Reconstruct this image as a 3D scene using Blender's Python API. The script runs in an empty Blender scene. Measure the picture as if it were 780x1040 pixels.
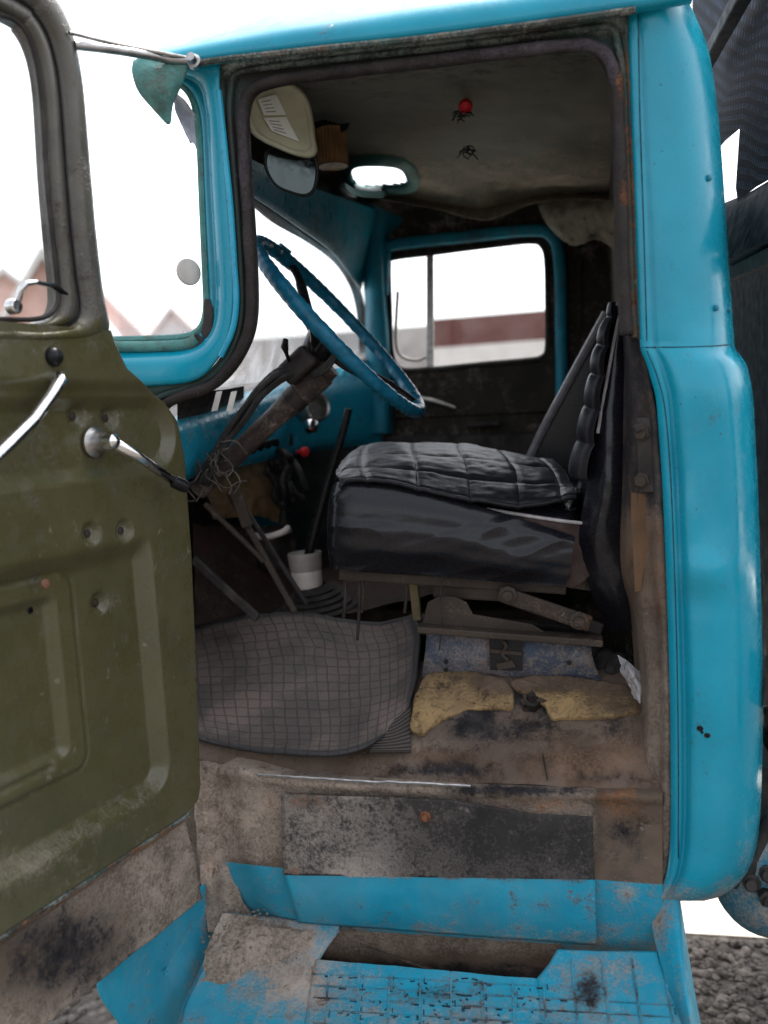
import bpy, bmesh, math, random
import numpy as np
from mathutils import Vector, noise, Matrix
random.seed(7)
S = bpy.context.scene
COL = S.collection
R = math.radians

# ------------------------------------------------------------------ camera
F = 900.0; W, H = 780, 1040
CAM = np.array([0.34, -1.62, 1.72]); YAW, PITCH, ROLL = R(12), R(-6), R(3.4)
FWD = np.array([-math.sin(YAW)*math.cos(PITCH), math.cos(YAW)*math.cos(PITCH), math.sin(PITCH)])
RT0 = np.array([math.cos(YAW), math.sin(YAW), 0.0]); UP0 = np.cross(RT0, FWD)
RT = RT0*math.cos(ROLL)-UP0*math.sin(ROLL); UP = np.cross(RT, FWD)
def ray(px, py): return FWD+RT*((px-W/2)/F)-UP*((py-H/2)/F)
def at(px, py, Y):
    d = ray(px, py); return CAM+d*((Y-CAM[1])/d[1])
def atx(px, py, X):
    d = ray(px, py); return CAM+d*((X-CAM[0])/d[0])
def atz(px, py, Z):
    d = ray(px, py); return CAM+d*((Z-CAM[2])/d[2])
def proj(P):
    v = np.array(P)-CAM; z = v@FWD
    return W/2+F*(v@RT)/z, H/2-F*(v@UP)/z
cam = bpy.data.objects.new('camera', bpy.data.cameras.new('camera')); COL.objects.link(cam)
cam.data.sensor_width = 36; cam.data.lens = F/H*36; cam.data.clip_end = 2000; cam.data.clip_start = .02
cam.matrix_world = Matrix(((RT[0], UP[0], -FWD[0], CAM[0]), (RT[1], UP[1], -FWD[1], CAM[1]), (RT[2], UP[2], -FWD[2], CAM[2]), (0, 0, 0, 1)))
cam.data.dof.use_dof = True; cam.data.dof.focus_distance = 1.78; cam.data.dof.aperture_fstop = 2.1
S.camera = cam

# ------------------------------------------------------------------ light
w = bpy.data.worlds.new('World'); S.world = w; w.use_nodes = True
nt = w.node_tree; sky = nt.nodes.new('ShaderNodeTexSky'); sky.sky_type = 'NISHITA'; sky.sun_disc = False
SUN_EL, SUN_AZ = R(66), R(18)     # azimuth measured from +Y (far side of the truck) towards +X (rear)
sky.sun_elevation = SUN_EL; sky.sun_rotation = SUN_AZ
sky.air_density = 1.0; sky.dust_density = 4.0; sky.ozone_density = 1.0; sky.altitude = 100
hs = nt.nodes.new('ShaderNodeHueSaturation'); hs.inputs['Saturation'].default_value = .3; hs.inputs['Value'].default_value = 3.2
bg = nt.nodes['Background']; bg.inputs[1].default_value = .15
nt.links.new(sky.outputs[0], hs.inputs['Color']); nt.links.new(hs.outputs[0], bg.inputs[0])
sun = bpy.data.objects.new('sun', bpy.data.lights.new('sun', 'SUN')); COL.objects.link(sun)
sun.data.energy = 4.5; sun.data.angle = R(.5); sun.data.color = (1, .95, .87)
sd = Vector((math.sin(SUN_AZ)*math.cos(SUN_EL), math.cos(SUN_AZ)*math.cos(SUN_EL), math.sin(SUN_EL)))
sun.rotation_euler = sd.to_track_quat('Z', 'Y').to_euler(); sun.location = (0, 0, 12)
S.view_settings.view_transform = 'Standard'; S.view_settings.look = 'None'; S.view_settings.exposure = 0
S.cycles.max_bounces = 10; S.cycles.diffuse_bounces = 6; S.cycles.transparent_max_bounces = 12
S.cycles.use_denoising = True

# ------------------------------------------------------------------ materials
def N(nt, t, **k):
    n = nt.nodes.new(t)
    for a, b in k.items(): setattr(n, a, b)
    return n
class Mat:
    def __init__(s, name):
        s.m = bpy.data.materials.new(name); s.m.use_nodes = True; s.nt = s.m.node_tree
        s.b = s.nt.nodes['Principled BSDF']; s.out = s.nt.nodes['Material Output']
        s.tc = N(s.nt, 'ShaderNodeTexCoord')
    def link(s, a, b): s.nt.links.new(a, b)
    def noise(s, scale, detail=6, rough=.6, coord='Object', dist=0.0, stretch=None):
        n = N(s.nt, 'ShaderNodeTexNoise'); n.inputs['Scale'].default_value = scale; n.inputs['Detail'].default_value = detail
        n.inputs['Roughness'].default_value = rough; n.inputs['Distortion'].default_value = dist
        src = s.tc.outputs[coord]
        if stretch:
            mp = N(s.nt, 'ShaderNodeMapping'); mp.inputs['Scale'].default_value = stretch[:3]
            if len(stretch) > 3: mp.inputs['Rotation'].default_value = stretch[3:]
            s.link(src, mp.inputs[0]); src = mp.outputs[0]
        s.link(src, n.inputs['Vector']); return n.outputs['Fac']
    def ramp(s, f, a, b, lo=0., hi=1.):
        n = N(s.nt, 'ShaderNodeMapRange'); n.interpolation_type = 'SMOOTHSTEP'
        s.link(f, n.inputs[0]); n.inputs[1].default_value = a; n.inputs[2].default_value = b
        n.inputs[3].default_value = lo; n.inputs[4].default_value = hi; return n.outputs[0]
    def math(s, op, a, b):
        n = N(s.nt, 'ShaderNodeMath', operation=op)
        for i, v in enumerate((a, b)):
            if isinstance(v, (int, float)): n.inputs[i].default_value = v
            else: s.link(v, n.inputs[i])
        return n.outputs[0]
    def mix(s, f, a, b, blend='MIX'):
        n = N(s.nt, 'ShaderNodeMix', data_type='RGBA', blend_type=blend)
        for i, v in ((0, f), (6, a), (7, b)):
            if isinstance(v, (int, float)): n.inputs[i].default_value = v
            elif isinstance(v, tuple): n.inputs[i].default_value = (*v, 1)[:4]
            else: s.link(v, n.inputs[i])
        return n.outputs[2]
    def mask(s):
        n = N(s.nt, 'ShaderNodeAttribute'); n.attribute_name = 'mask'
        q = N(s.nt, 'ShaderNodeSeparateColor'); s.link(n.outputs['Color'], q.inputs[0]); return q.outputs
    def bump(s, h, strength=.3, dist=.003):
        n = N(s.nt, 'ShaderNodeBump'); n.inputs['Strength'].default_value = strength; n.inputs['Distance'].default_value = dist
        s.link(h, n.inputs['Height'])
        if s.b.inputs['Normal'].is_linked: s.link(s.b.inputs['Normal'].links[0].from_socket, n.inputs['Normal'])
        s.link(n.outputs[0], s.b.inputs['Normal'])

def weathered(name, c1, c2, rough=.4, metal=0., vs=9., dirt=(.27, .225, .19), dirt_lvl=.0, rust_lvl=0., rust=(.15, .075, .04),
              dark=(.012, .011, .012), scratch=.0, scratch_c=(.5, .52, .5), bump=.15, use_mask=False, grit=1., spots=0., film=0., chips=0., sp=.16):
    """paint or bare sheet with tone variation, dust, rust, black wear and scratches; vertex mask r=dirt and painted sheen, g=rust, b=black wear"""
    M = Mat(name); b = M.b
    col = M.mix(M.ramp(M.noise(vs, 5, .55, dist=.4), .3, .7), c1, c2)
    fine = M.noise(160, 4, .7); mid = M.noise(28, 8, .68, dist=.12); big = M.noise(6.5, 6, .6, dist=.25)
    rg = M.ramp(mid, .25, .75, rough-.08, rough+.14)
    if scratch:
        sc = M.ramp(M.noise(14, 3, .5, dist=1.2, stretch=(1, 9, 1.2, .3, .5, .9)), .70, .735)
        sc2 = M.ramp(M.noise(55, 3, .6, dist=.3), .66, .70)
        sc3 = M.math('MULTIPLY', M.math('MAXIMUM', sc, sc2), M.ramp(big, .42, .62))
        col = M.mix(M.math('MULTIPLY', sc3, scratch), col, scratch_c)
    if film:
        fl = M.math('MULTIPLY', M.ramp(M.noise(5, 8, .7, stretch=(1, 1, .35)), .32, .72), M.ramp(mid, .2, .75, .35, 1.))
        col = M.mix(M.math('MULTIPLY', fl, film), col, tuple(x*1.15 for x in dirt)); rg = M.math('ADD', rg, M.math('MULTIPLY', fl, film*.9))
    if chips:
        cf = M.math('MULTIPLY', M.ramp(M.noise(85, 3, .55), .715, .735), M.ramp(M.noise(4, 4, .6), .42, .62))
        col = M.mix(M.math('MULTIPLY', cf, chips), col, (.05, .035, .028)); rg = M.math('ADD', rg, M.math('MULTIPLY', cf, .4))
    if use_mask:
        ms = M.mask(); mr, mg, mb = ms[0], ms[1], ms[2]
    cen = lambda f, g: M.math('MULTIPLY', M.math('SUBTRACT', f, .5), g)
    nsum = M.math('ADD', M.math('ADD', cen(mid, 1.5), cen(big, 1.1)), cen(fine, 1.1))
    def lay(col, m, lvl, color, color2, rr, width=.2):
        v = M.math('ADD', nsum, -.5+lvl) if m is None else M.math('ADD', M.math('ADD', nsum, -.5+lvl), m)
        f = M.ramp(v, -width/2, width/2)
        cc = M.mix(M.ramp(fine, .3, .7), color, color2)
        cc = M.mix(M.ramp(M.noise(45, 6, .7), .58, .72), cc, tuple(x*.45 for x in color))
        cc = M.mix(M.ramp(M.noise(9, 7, .65, dist=.2), .42, .68), cc, tuple(x*1.25 for x in color2))
        return M.mix(f, col, cc), f
    k = lambda c, q: tuple(x*q for x in c)
    if use_mask or dirt_lvl > 0:
        col, f = lay(col, mr if use_mask else None, dirt_lvl, k(dirt, .7), k(dirt, 1.2), .9, .8)
        rg = M.math('MAXIMUM', rg, M.math('MULTIPLY', f, .9)); fd = f
        M.bump(M.math('MULTIPLY', M.math('ADD', fine, mid), f), .5*grit, .004)
    if use_mask or rust_lvl > 0:
        col, f = lay(col, mg if use_mask else None, rust_lvl, k(rust, .5), k(rust, 1.4), .9, .6)
        rg = M.math('MAXIMUM', rg, M.math('MULTIPLY', f, .85)); M.bump(M.math('MULTIPLY', mid, f), .5, .003)
    if use_mask:
        col, f = lay(col, mb, 0, k(dark, .7), k(dark, 2.6), .6, .7)
    if spots:
        col = M.mix(M.ramp(M.noise(70, 3, .5), .72-.08*spots, .76-.08*spots), col, k(c1, .35))
    M.link(col, b.inputs['Base Color']); M.link(rg, b.inputs['Roughness']); b.inputs['Metallic'].default_value = metal
    b.inputs['Specular IOR Level'].default_value = sp
    if bump: M.bump(M.math('ADD', M.math('MULTIPLY', mid, .6), M.math('MULTIPLY', fine, .25)), bump, .002)
    return M.m

def spec(m, v):
    m.node_tree.nodes['Principled BSDF'].inputs['Specular IOR Level'].default_value = v; return m
def simple(name, c, rough=.5, metal=0., var=.35, scale=25, bump=.1, sheen=0):
    M = Mat(name)
    n = M.noise(scale, 6, .6)
    M.link(M.mix(M.ramp(n, .3, .7), tuple(x*(1-var) for x in c), tuple(min(1, x*(1+var)) for x in c)), M.b.inputs['Base Color'])
    M.link(M.ramp(M.noise(scale*2.3, 5), .25, .75, max(.03, rough-.1), min(1, rough+.12)), M.b.inputs['Roughness'])
    M.b.inputs['Metallic'].default_value = metal; M.b.inputs['Specular IOR Level'].default_value = .5 if rough < .28 else .2
    if bump: M.bump(n, bump, .002)
    return M.m

def glass(name, dust=.25, tint=(1, 1, 1), zlow=None, zhigh=None):
    M = Mat(name); nt = M.nt
    tr = N(nt, 'ShaderNodeBsdfTransparent'); tr.inputs[0].default_value = (*tint, 1)
    gl = N(nt, 'ShaderNodeBsdfGlossy'); gl.inputs['Roughness'].default_value = .03
    fr = N(nt, 'ShaderNodeFresnel'); fr.inputs[0].default_value = 1.45
    m1 = N(nt, 'ShaderNodeMixShader'); M.link(M.math('MULTIPLY', fr.outputs[0], .3), m1.inputs[0]); M.link(tr.outputs[0], m1.inputs[1]); M.link(gl.outputs[0], m1.inputs[2])
    df = N(nt, 'ShaderNodeBsdfTranslucent'); df.inputs[0].default_value = (.82, .82, .8, 1)
    m2 = N(nt, 'ShaderNodeMixShader')
    f = M.ramp(M.noise(9, 6, .6, dist=.5), .3, .75, 0, dust)
    if zlow is not None:
        sp = N(nt, 'ShaderNodeSeparateXYZ'); M.link(M.tc.outputs['Object'], sp.inputs[0])
        f = M.math('ADD', f, M.math('MULTIPLY', M.ramp(sp.outputs[2], zhigh, zlow), M.ramp(M.noise(11, 6, .6, dist=.3), .3, .65, .12, .5)))
    M.link(f, m2.inputs[0]); M.link(m1.outputs[0], m2.inputs[1]); M.link(df.outputs[0], m2.inputs[2]); M.link(m2.outputs[0], M.out.inputs[0])
    return M.m

BLUE1, BLUE2 = (.001, .235, .345), (.002, .275, .39)
m_blue = weathered('turquoise paint', BLUE1, BLUE2, rough=.2, use_mask=True, bump=.08, scratch=.12, scratch_c=(.12, .4, .5), vs=5, dirt_lvl=-.22, rust_lvl=-.35, film=.05, chips=.9, sp=.36)
m_blue_worn = weathered('worn blue paint', (.005, .225, .34), (.014, .27, .395), rough=.42, use_mask=True, bump=.3, film=.22, chips=.9, scratch=.35, scratch_c=(.28, .42, .47), vs=12)
m_blue_in = weathered('interior blue paint', (.008, .16, .24), (.012, .22, .32), rough=.3, dirt_lvl=.22, dirt=(.05, .06, .06), bump=.1)
m_blue_dash = weathered('dashboard blue paint', (.012, .28, .44), (.018, .34, .5), rough=.2, sp=.4, dirt_lvl=.1, dirt=(.06, .07, .07), bump=.05)
m_olive = weathered('olive green door paint', (.062, .056, .023), (.076, .068, .029), rough=.24, use_mask=True, dirt=(.17, .148, .11), dirt_lvl=-.2, rust_lvl=-.25, film=.14, chips=.7, sp=.55, scratch=.3, scratch_c=(.33, .31, .25), bump=.12, vs=7)
m_frame_grey = weathered('grey brown window frame paint', (.070, .064, .052), (.095, .088, .072), rough=.34, use_mask=True, sp=.35, dirt=(.22, .20, .17), scratch=.12, bump=.25)
m_jamb = weathered('door jamb worn green paint', (.04, .075, .068), (.045, .04, .035), rough=.55, use_mask=True, dirt=(.42, .5, .46), rust=(.20, .075, .025), bump=.6, scratch=.5, scratch_c=(.3, .42, .38))
m_seal = weathered('perished door rubber', (.018, .015, .014), (.035, .029, .026), rough=.6, use_mask=True, dirt=(.085, .072, .085), rust=(.22, .08, .025), bump=.8)
m_sill = weathered('mud caked sill', (.135, .098, .072), (.08, .06, .046), rough=.85, use_mask=True, dirt=(.26, .21, .17), rust=(.20, .095, .045), bump=.9, scratch=.2)
m_floor = weathered('worn cab floor', (.085, .06, .045), (.14, .105, .08), rough=.6, use_mask=True, dirt=(.20, .16, .13), rust=(.115, .072, .048), bump=.6, scratch=.4, scratch_c=(.25, .23, .2))
m_plate = weathered('black worn plate', (.020, .019, .019), (.035, .032, .030), rough=.6, use_mask=True, dirt=(.24, .205, .18), rust=(.17, .085, .05), bump=.5, scratch=.5, scratch_c=(.3, .27, .24))
m_vinyl = spec(simple('black vinyl', (.008, .008, .011), .25, 0, .25, 200, .06), .34)
m_pad = spec(simple('black leatherette pad', (.010, .010, .013), .42, 0, .35, 150, .2), .25)
m_vinyl_brown = simple('brown vinyl', (.040, .022, .019), .42, 0, .3, 40, .2)
m_piping = simple('pale piping', (.35, .33, .33), .35, 0, .2, 40)
m_rubber = simple('dusty black rubber', (.03, .027, .026), .75, 0, .5, 30, .3)
m_black = simple('black plastic', (.010, .010, .011), .3, 0, .3, 30, .05)
m_dark = simple('dark grimy metal', (.035, .030, .028), .55, .2, .5, 18, .4)
m_brown_metal = weathered('brown grimy metal', (.036, .027, .021), (.055, .042, .033), rough=.45, dirt_lvl=.12, dirt=(.16, .13, .11), rust_lvl=.05, bump=.5, scratch=.4, scratch_c=(.2, .18, .16))
m_col = weathered('brown steering column paint', (.040, .030, .027), (.060, .047, .042), rough=.45, dirt_lvl=.15, bump=.2)
m_chrome = simple('worn chrome', (.72, .72, .72), .16, 1., .12, 50, .06)
m_steel = simple('dull steel', (.38, .37, .36), .38, 1., .3, 40, .15)
m_wheel = simple('blue wrapped rim', (.008, .10, .17), .3, 0, .3, 40, .25)
m_bracket = weathered('blue seat bracket', (.035, .055, .09), (.06, .07, .10), rough=.5, dirt_lvl=.42, dirt=(.22, .19, .17), rust_lvl=.12, bump=.3, scratch=.5)
m_card = weathered('dark passenger door card', (.018, .016, .013), (.028, .024, .018), rough=.6, dirt_lvl=.1, bump=.2)
m_liner = weathered('graded headliner cloth', (.125, .125, .10), (.165, .16, .128), rough=.8, use_mask=True, dirt=(.30, .25, .19), rust_lvl=-.9, bump=.4, vs=4, scratch=.05, scratch_c=(.3, .28, .22))
m_cream = simple('cream visor vinyl', (.46, .45, .33), .5, 0, .15, 12, .1)
m_paper = simple('paper label', (.75, .76, .74), .8, 0, .08, 30, .05)
m_ink = simple('faded ink', (.25, .25, .27), .8, 0, .2, 30, 0)
m_teal = weathered('weathered teal paint', (.06, .20, .19), (.10, .27, .25), rough=.5, dirt_lvl=.25, dirt=(.10, .10, .08), bump=.5, scratch=.5, scratch_c=(.35, .45, .42))
m_amber = simple('ribbed amber plastic', (.23, .13, .06), .4, 0, .3, 20, .1)
m_mirror = simple('mirror glass', (.055, .065, .065), .08, 1, .05, 20, 0)
m_foam = weathered('yellow foam scrap', (.30, .20, .095), (.22, .15, .08), rough=.95, use_mask=True, dirt=(.10, .07, .05), bump=1., scratch=.3, scratch_c=(.40, .29, .15), grit=1.5)
m_red = simple('red plastic', (.55, .02, .03), .35, 0, .2, 20, 0)
m_white = simple('old white plastic', (.62, .57, .53), .5, 0, .15, 20, .1)
m_greyp = simple('cloudy plastic lip', (.30, .27, .25), .4, 0, .2, 20, .1)
m_tan = weathered('tan firewall lining', (.24, .15, .075), (.15, .095, .05), rough=.9, dirt_lvl=.25, dirt=(.05, .04, .03), bump=.6)
m_cable = simple('dusty cable', (.03, .028, .028), .6, 0, .4, 40, .1)
m_wire = simple('bare wire', (.10, .085, .075), .6, .0, .3, 40, .1)
m_redbrown = weathered('dark red brown floor hump', (.05, .028, .022), (.03, .022, .02), rough=.7, dirt_lvl=.2, dirt=(.09, .07, .055), bump=.5)
m_tarp2 = spec(simple('dark board', (.008, .012, .018), .6, 0, .5, 14, .3), .12)
m_tank = weathered('dusty blue air tank', (.012, .10, .16), (.02, .14, .2), rough=.5, dirt_lvl=.32, bump=.3)

def mat_rubber_mat():
    M = Mat('ribbed rubber mat')
    bk = N(M.nt, 'ShaderNodeTexBrick'); mp = N(M.nt, 'ShaderNodeMapping'); mp.inputs['Scale'].default_value = (18, 22, 1)
    M.link(M.tc.outputs['UV'], mp.inputs[0])
    ds = N(M.nt, 'ShaderNodeMix', data_type='VECTOR'); nz = N(M.nt, 'ShaderNodeTexNoise'); nz.inputs['Scale'].default_value = 9
    M.link(M.tc.outputs['Object'], nz.inputs['Vector'])
    va = N(M.nt, 'ShaderNodeVectorMath', operation='MULTIPLY_ADD'); M.link(nz.outputs['Color'], va.inputs[0]); va.inputs[1].default_value = (.8, .8, 0); M.link(mp.outputs[0], va.inputs[2])
    M.link(va.outputs[0], bk.inputs['Vector'])
    bk.offset = .0; bk.inputs['Scale'].default_value = 1; bk.inputs['Mortar Size'].default_value = .06; bk.inputs['Mortar Smooth'].default_value = .5
    bk.inputs['Brick Width'].default_value = 1.; bk.inputs['Row Height'].default_value = 1.
    bk.inputs['Color1'].default_value = (1, 1, 1, 1); bk.inputs['Color2'].default_value = (.8, .8, .8, 1); bk.inputs['Mortar'].default_value = (0, 0, 0, 1)
    dust = M.ramp(M.noise(7, 7, .66, dist=.3), .38, .60); fine = M.noise(120, 4, .7)
    top = M.mix(dust, (.022, .019, .019), (.098, .073, .062)); top = M.mix(M.math('MULTIPLY', fine, .5), top, (.135, .10, .086))
    inv = M.ramp(bk.outputs['Color'], .0, .6)
    M.link(M.mix(M.math('MULTIPLY', M.math('SUBTRACT', 1., inv), .38), top, (.028, .022, .020)), M.b.inputs['Base Color'])
    M.b.inputs['Roughness'].default_value = .62
    su = N(M.nt, 'ShaderNodeSeparateXYZ'); M.link(M.tc.outputs['UV'], su.inputs[0])
    def edge(s): return M.math('MINIMUM', s, M.math('SUBTRACT', 1., s))
    ef = M.ramp(M.math('ADD', M.math('MINIMUM', edge(su.outputs[0]), edge(su.outputs[1])), M.math('MULTIPLY', M.noise(20, 4), -.035)), .0, .028)
    cur = M.b.inputs['Base Color'].links[0].from_socket; M.link(M.mix(ef, (.022, .021, .022), cur), M.b.inputs['Base Color'])
    M.bump(bk.outputs['Color'], 1., .006); M.bump(fine, .3, .001)
    return M.m
m_mat = mat_rubber_mat()
def mat_ribs():
    M = Mat('fine ribbed rubber'); wv = N(M.nt, 'ShaderNodeTexWave'); wv.inputs['Scale'].default_value = 3.2; wv.bands_direction = 'X'
    M.link(M.tc.outputs['UV'], wv.inputs[0])
    M.link(M.mix(wv.outputs['Fac'], (.015, .013, .012), (.085, .068, .06)), M.b.inputs['Base Color']); M.b.inputs['Roughness'].default_value = .8
    M.bump(wv.outputs['Fac'], .8, .004); return M.m
m_ribs = mat_ribs()
def mat_tarp():
    M = Mat('woven dark tarpaulin')
    mp = N(M.nt, 'ShaderNodeMapping'); mp.inputs['Scale'].default_value = (26, 26, 1); M.link(M.tc.outputs['UV'], mp.inputs[0])
    bk = N(M.nt, 'ShaderNodeTexBrick'); bk.offset = .5; bk.inputs['Brick Width'].default_value = .36; bk.inputs['Row Height'].default_value = 1.; bk.inputs['Mortar Size'].default_value = .09
    bk.inputs['Scale'].default_value = 1
    M.link(mp.outputs[0], bk.inputs['Vector'])
    sp = N(M.nt, 'ShaderNodeSeparateXYZ'); M.link(mp.outputs[0], sp.inputs[0])
    fy = M.math('FRACT', sp.outputs[1], 0); band = M.math('MULTIPLY', M.ramp(fy, .05, .2), M.ramp(fy, .75, .5))
    f = M.math('MULTIPLY', M.math('SUBTRACT', 1., bk.outputs['Fac']), band)
    f = M.math('MULTIPLY', f, M.ramp(M.noise(8, 5), .3, .6, .2, 1))
    M.link(M.mix(f, (.006, .008, .014), (.05, .065, .10)), M.b.inputs['Base Color']); M.b.inputs['Roughness'].default_value = .75; M.b.inputs['Specular IOR Level'].default_value = .08
    M.bump(f, .5, .003); return M.m
m_tarp = mat_tarp()

# ------------------------------------------------------------------ mesh helpers
def catmull(P, n, closed=False):
    P = np.array([tuple(p) for p in P], float); k = len(P)
    if k == 2: return list(P[0]+(P[1]-P[0])*np.linspace(0, 1, n)[:, None])
    Q = np.vstack([P, P[:1]]) if closed else P
    L = np.concatenate([[0.], np.cumsum(np.maximum(1e-9, np.linalg.norm(np.diff(Q, axis=0), axis=1)**.6))])
    t = L[-1]*np.arange(n)/(n if closed else n-1)
    j = np.clip(np.searchsorted(L, t, side='left')-1, 0, len(L)-2); f = ((t-L[j])/(L[j+1]-L[j]))[:, None]
    E = np.vstack([P[-1:], P, P[:2]]) if closed else np.vstack([2*P[:1]-P[1:2], P, 2*P[-1:]-P[-2:-1]])
    a, b, c, d = E[j], E[j+1], E[j+2], E[j+3]
    return list(.5*((2*b)+(c-a)*f+(2*a-5*b+4*c-d)*f*f+(3*b-3*c+d-a)*f**3))
def lin(P, n):
    P = [np.array(p, float) for p in P]; k = len(P)-1
    return [P[min(int(i*k/(n-1)), k-1)]*(1-(i*k/(n-1)-min(int(i*k/(n-1)), k-1)))+P[min(int(i*k/(n-1)), k-1)+1]*(i*k/(n-1)-min(int(i*k/(n-1)), k-1)) for i in range(n)]
def path(P, n, closed=False): return [at(*p) for p in catmull(P, n, closed)]

def obj(name, verts, faces, mat, parent=None, smooth=True, uv=None, angle=None):
    me = bpy.data.meshes.new(name); me.from_pydata([tuple(map(float, v)) for v in verts], [], faces); me.update()
    mats = mat if isinstance(mat, (list, tuple)) else [mat]
    for m in mats: me.materials.append(m)
    if uv is not None:
        l = me.uv_layers.new(name='UVMap')
        for lp in me.loops: l.data[lp.index].uv = uv[lp.vertex_index]
    if smooth: me.polygons.foreach_set('use_smooth', [True]*len(me.polygons))
    o = bpy.data.objects.new(name, me); COL.objects.link(o)
    if angle is not None:
        try: me.set_sharp_from_angle(angle=R(angle))
        except Exception: pass
    if parent is not None: adopt(o, parent)
    return o
def adopt(o, parent):
    o.parent = parent; o.matrix_parent_inverse = WM(parent).inverted()
def WM(o):
    m = o.matrix_basis.copy()
    if o.parent: m = WM(o.parent) @ o.matrix_parent_inverse @ m
    return m
def tag(o, label=None, cat=None, group=None, kind=None):
    for k, v in (('label', label), ('category', cat), ('group', group), ('kind', kind)):
        if v: o[k] = v
    return o
def empty(name, loc, label, cat, group=None):
    e = bpy.data.objects.new(name, None); COL.objects.link(e); e.location = loc; e.empty_display_size = .1
    return tag(e, label, cat, group)
def gridfaces(n, m, cu=False, cv=False):
    f = []
    for i in range(n if cu else n-1):
        for j in range(m if cv else m-1):
            f.append((i*m+j, i*m+(j+1) % m, ((i+1) % n)*m+(j+1) % m, ((i+1) % n)*m+j))
    return f
def loft(name, rows, mat, parent=None, closed=False, thick=0, disp=None, flip=False, caps=False, angle=None, extra=None):
    n, m = len(rows), len(rows[0])
    V = [np.array(p, float) for r in rows for p in r]; uv = [(i/(n-1), j/max(1, m-1)) for i in range(n) for j in range(m)]
    if disp:
        V = [v+np.array(disp(v, u)) for v, u in zip(V, uv)]
    f = gridfaces(n, m, False, closed)
    if caps: f += [tuple(range(m)), tuple(reversed(range((n-1)*m, n*m)))]
    if flip: f = [tuple(reversed(q)) for q in f]
    o = obj(name, V, f, mat, parent, uv=uv, angle=angle)
    if thick: s = o.modifiers.new('thickness', 'SOLIDIFY'); s.thickness = abs(thick); s.offset = -1 if thick > 0 else 1
    return o
def surf(name, rows, nu, nv, mat, parent=None, **k):
    """rows of (px, py, Y) control points -> smooth sheet"""
    m = max(nv, 2); A = [catmull(r, m) for r in rows]
    B = [catmull([a[j] for a in A], nu) for j in range(m)]
    return loft(name, [[at(*B[j][i]) for j in range(m)] for i in range(nu)], mat, parent, **k)
def between(name, P, Q, n, prof, mat, parent=None, tofn=None, closed=False, **k):
    """strip between two control paths; prof = list of (t, dY)"""
    A = catmull(P, n, closed); B = catmull(Q, n, closed); rows = []
    for a, b in zip(A, B):
        r = []
        for t, d in prof:
            c = a*(1-t)+b*t; r.append(tofn(c, d) if tofn else at(c[0], c[1], c[2]+d))
        rows.append(r)
    if closed: rows.append(rows[0])
    return loft(name, rows, mat, parent, **k)
def tube_geo(P, r, seg=10, base=0, caps=True, sq=1.0):
    P = [Vector(p) for p in P]; n = len(P); V = []; Fc = []
    rr = r if isinstance(r, (list, tuple)) else [r]*n
    t0 = (P[1]-P[0]).normalized(); a = t0.orthogonal().normalized()
    for i in range(n):
        t = ((P[min(i+1, n-1)]-P[max(i-1, 0)])).normalized(); a = (a-t*a.dot(t)).normalized(); b = t.cross(a)
        for s in range(seg):
            q = 2*math.pi*s/seg; V.append(P[i]+(a*math.cos(q)+b*math.sin(q)*sq)*rr[i])
    Fc = [tuple(base+x for x in f) for f in gridfaces(n, seg, False, True)]
    if caps: Fc += [tuple(base+x for x in reversed(range(seg))), tuple(base+x for x in range((n-1)*seg, n*seg))]
    return V, Fc
def tube(name, P, r, mat, parent=None, seg=10, angle=40, sq=1.0):
    V, f = tube_geo(P, r, seg, sq=sq); return obj(name, V, f, mat, parent, angle=angle)
def tubes(name, L, mat, parent=None, seg=6):
    V, Fc = [], []
    for P, r in L:
        v, f = tube_geo(P, r, seg, len(V)); V += v; Fc += f
    return obj(name, V, Fc, mat, parent)
def lathe(name, c, axis, prof, mat, parent=None, seg=28, mats=None):
    """prof: (radius, height along axis)"""
    ax = Vector(axis).normalized(); a = ax.orthogonal().normalized(); b = ax.cross(a); c = Vector(c)
    rows = [[c+ax*h+(a*math.cos(2*math.pi*s/seg)+b*math.sin(2*math.pi*s/seg))*max(r, 1e-5) for s in range(seg)] for r, h in prof]
    V = [p for r in rows for p in r]
    return obj(name, V, gridfaces(len(rows), seg, False, True), mat, parent, angle=38)
def bar_geo(A, B, w, h, upv=(0, 0, 1), base=0):
    A, B = Vector(A), Vector(B); t = (B-A).normalized(); u = Vector(upv); s = t.cross(u).normalized(); u = s.cross(t)
    V = [p+s*(w/2*i)+u*(h/2*j) for p in (A, B) for i, j in ((-1, -1), (1, -1), (1, 1), (-1, 1))]
    return V, [tuple(base+x for x in f) for f in ((3, 2, 1, 0), (4, 5, 6, 7), (0, 1, 5, 4), (1, 2, 6, 5), (2, 3, 7, 6), (3, 0, 4, 7))]
def bar(name, A, B, w, h, mat, parent=None, upv=(0, 0, 1), bev=.002):
    V, f = bar_geo(A, B, w, h, upv); o = obj(name, V, f, mat, parent, smooth=False)
    if bev: md = o.modifiers.new('bevel', 'BEVEL'); md.width = bev; md.segments = 2
    return o
def plate(name, pts, mat, parent, thick=.004, off=(0, 1, 0), bev=0):
    """flat polygon (3D points) extruded along off"""
    n = len(pts); d = np.array(off, float)*thick
    V = [np.array(p, float) for p in pts]+[np.array(p, float)+d for p in pts]
    f = [tuple(range(n)), tuple(reversed(range(n, 2*n)))]+[(i, n+i, n+(i+1) % n, (i+1) % n) for i in range(n)]
    o = obj(name, V, f, mat, parent, smooth=False)
    bm = bmesh.new(); bm.from_mesh(o.data); bmesh.ops.recalc_face_normals(bm, faces=bm.faces); bm.to_mesh(o.data); bm.free()
    if bev: md = o.modifiers.new('bevel', 'BEVEL'); md.width = bev; md.segments = 2
    return o
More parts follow.
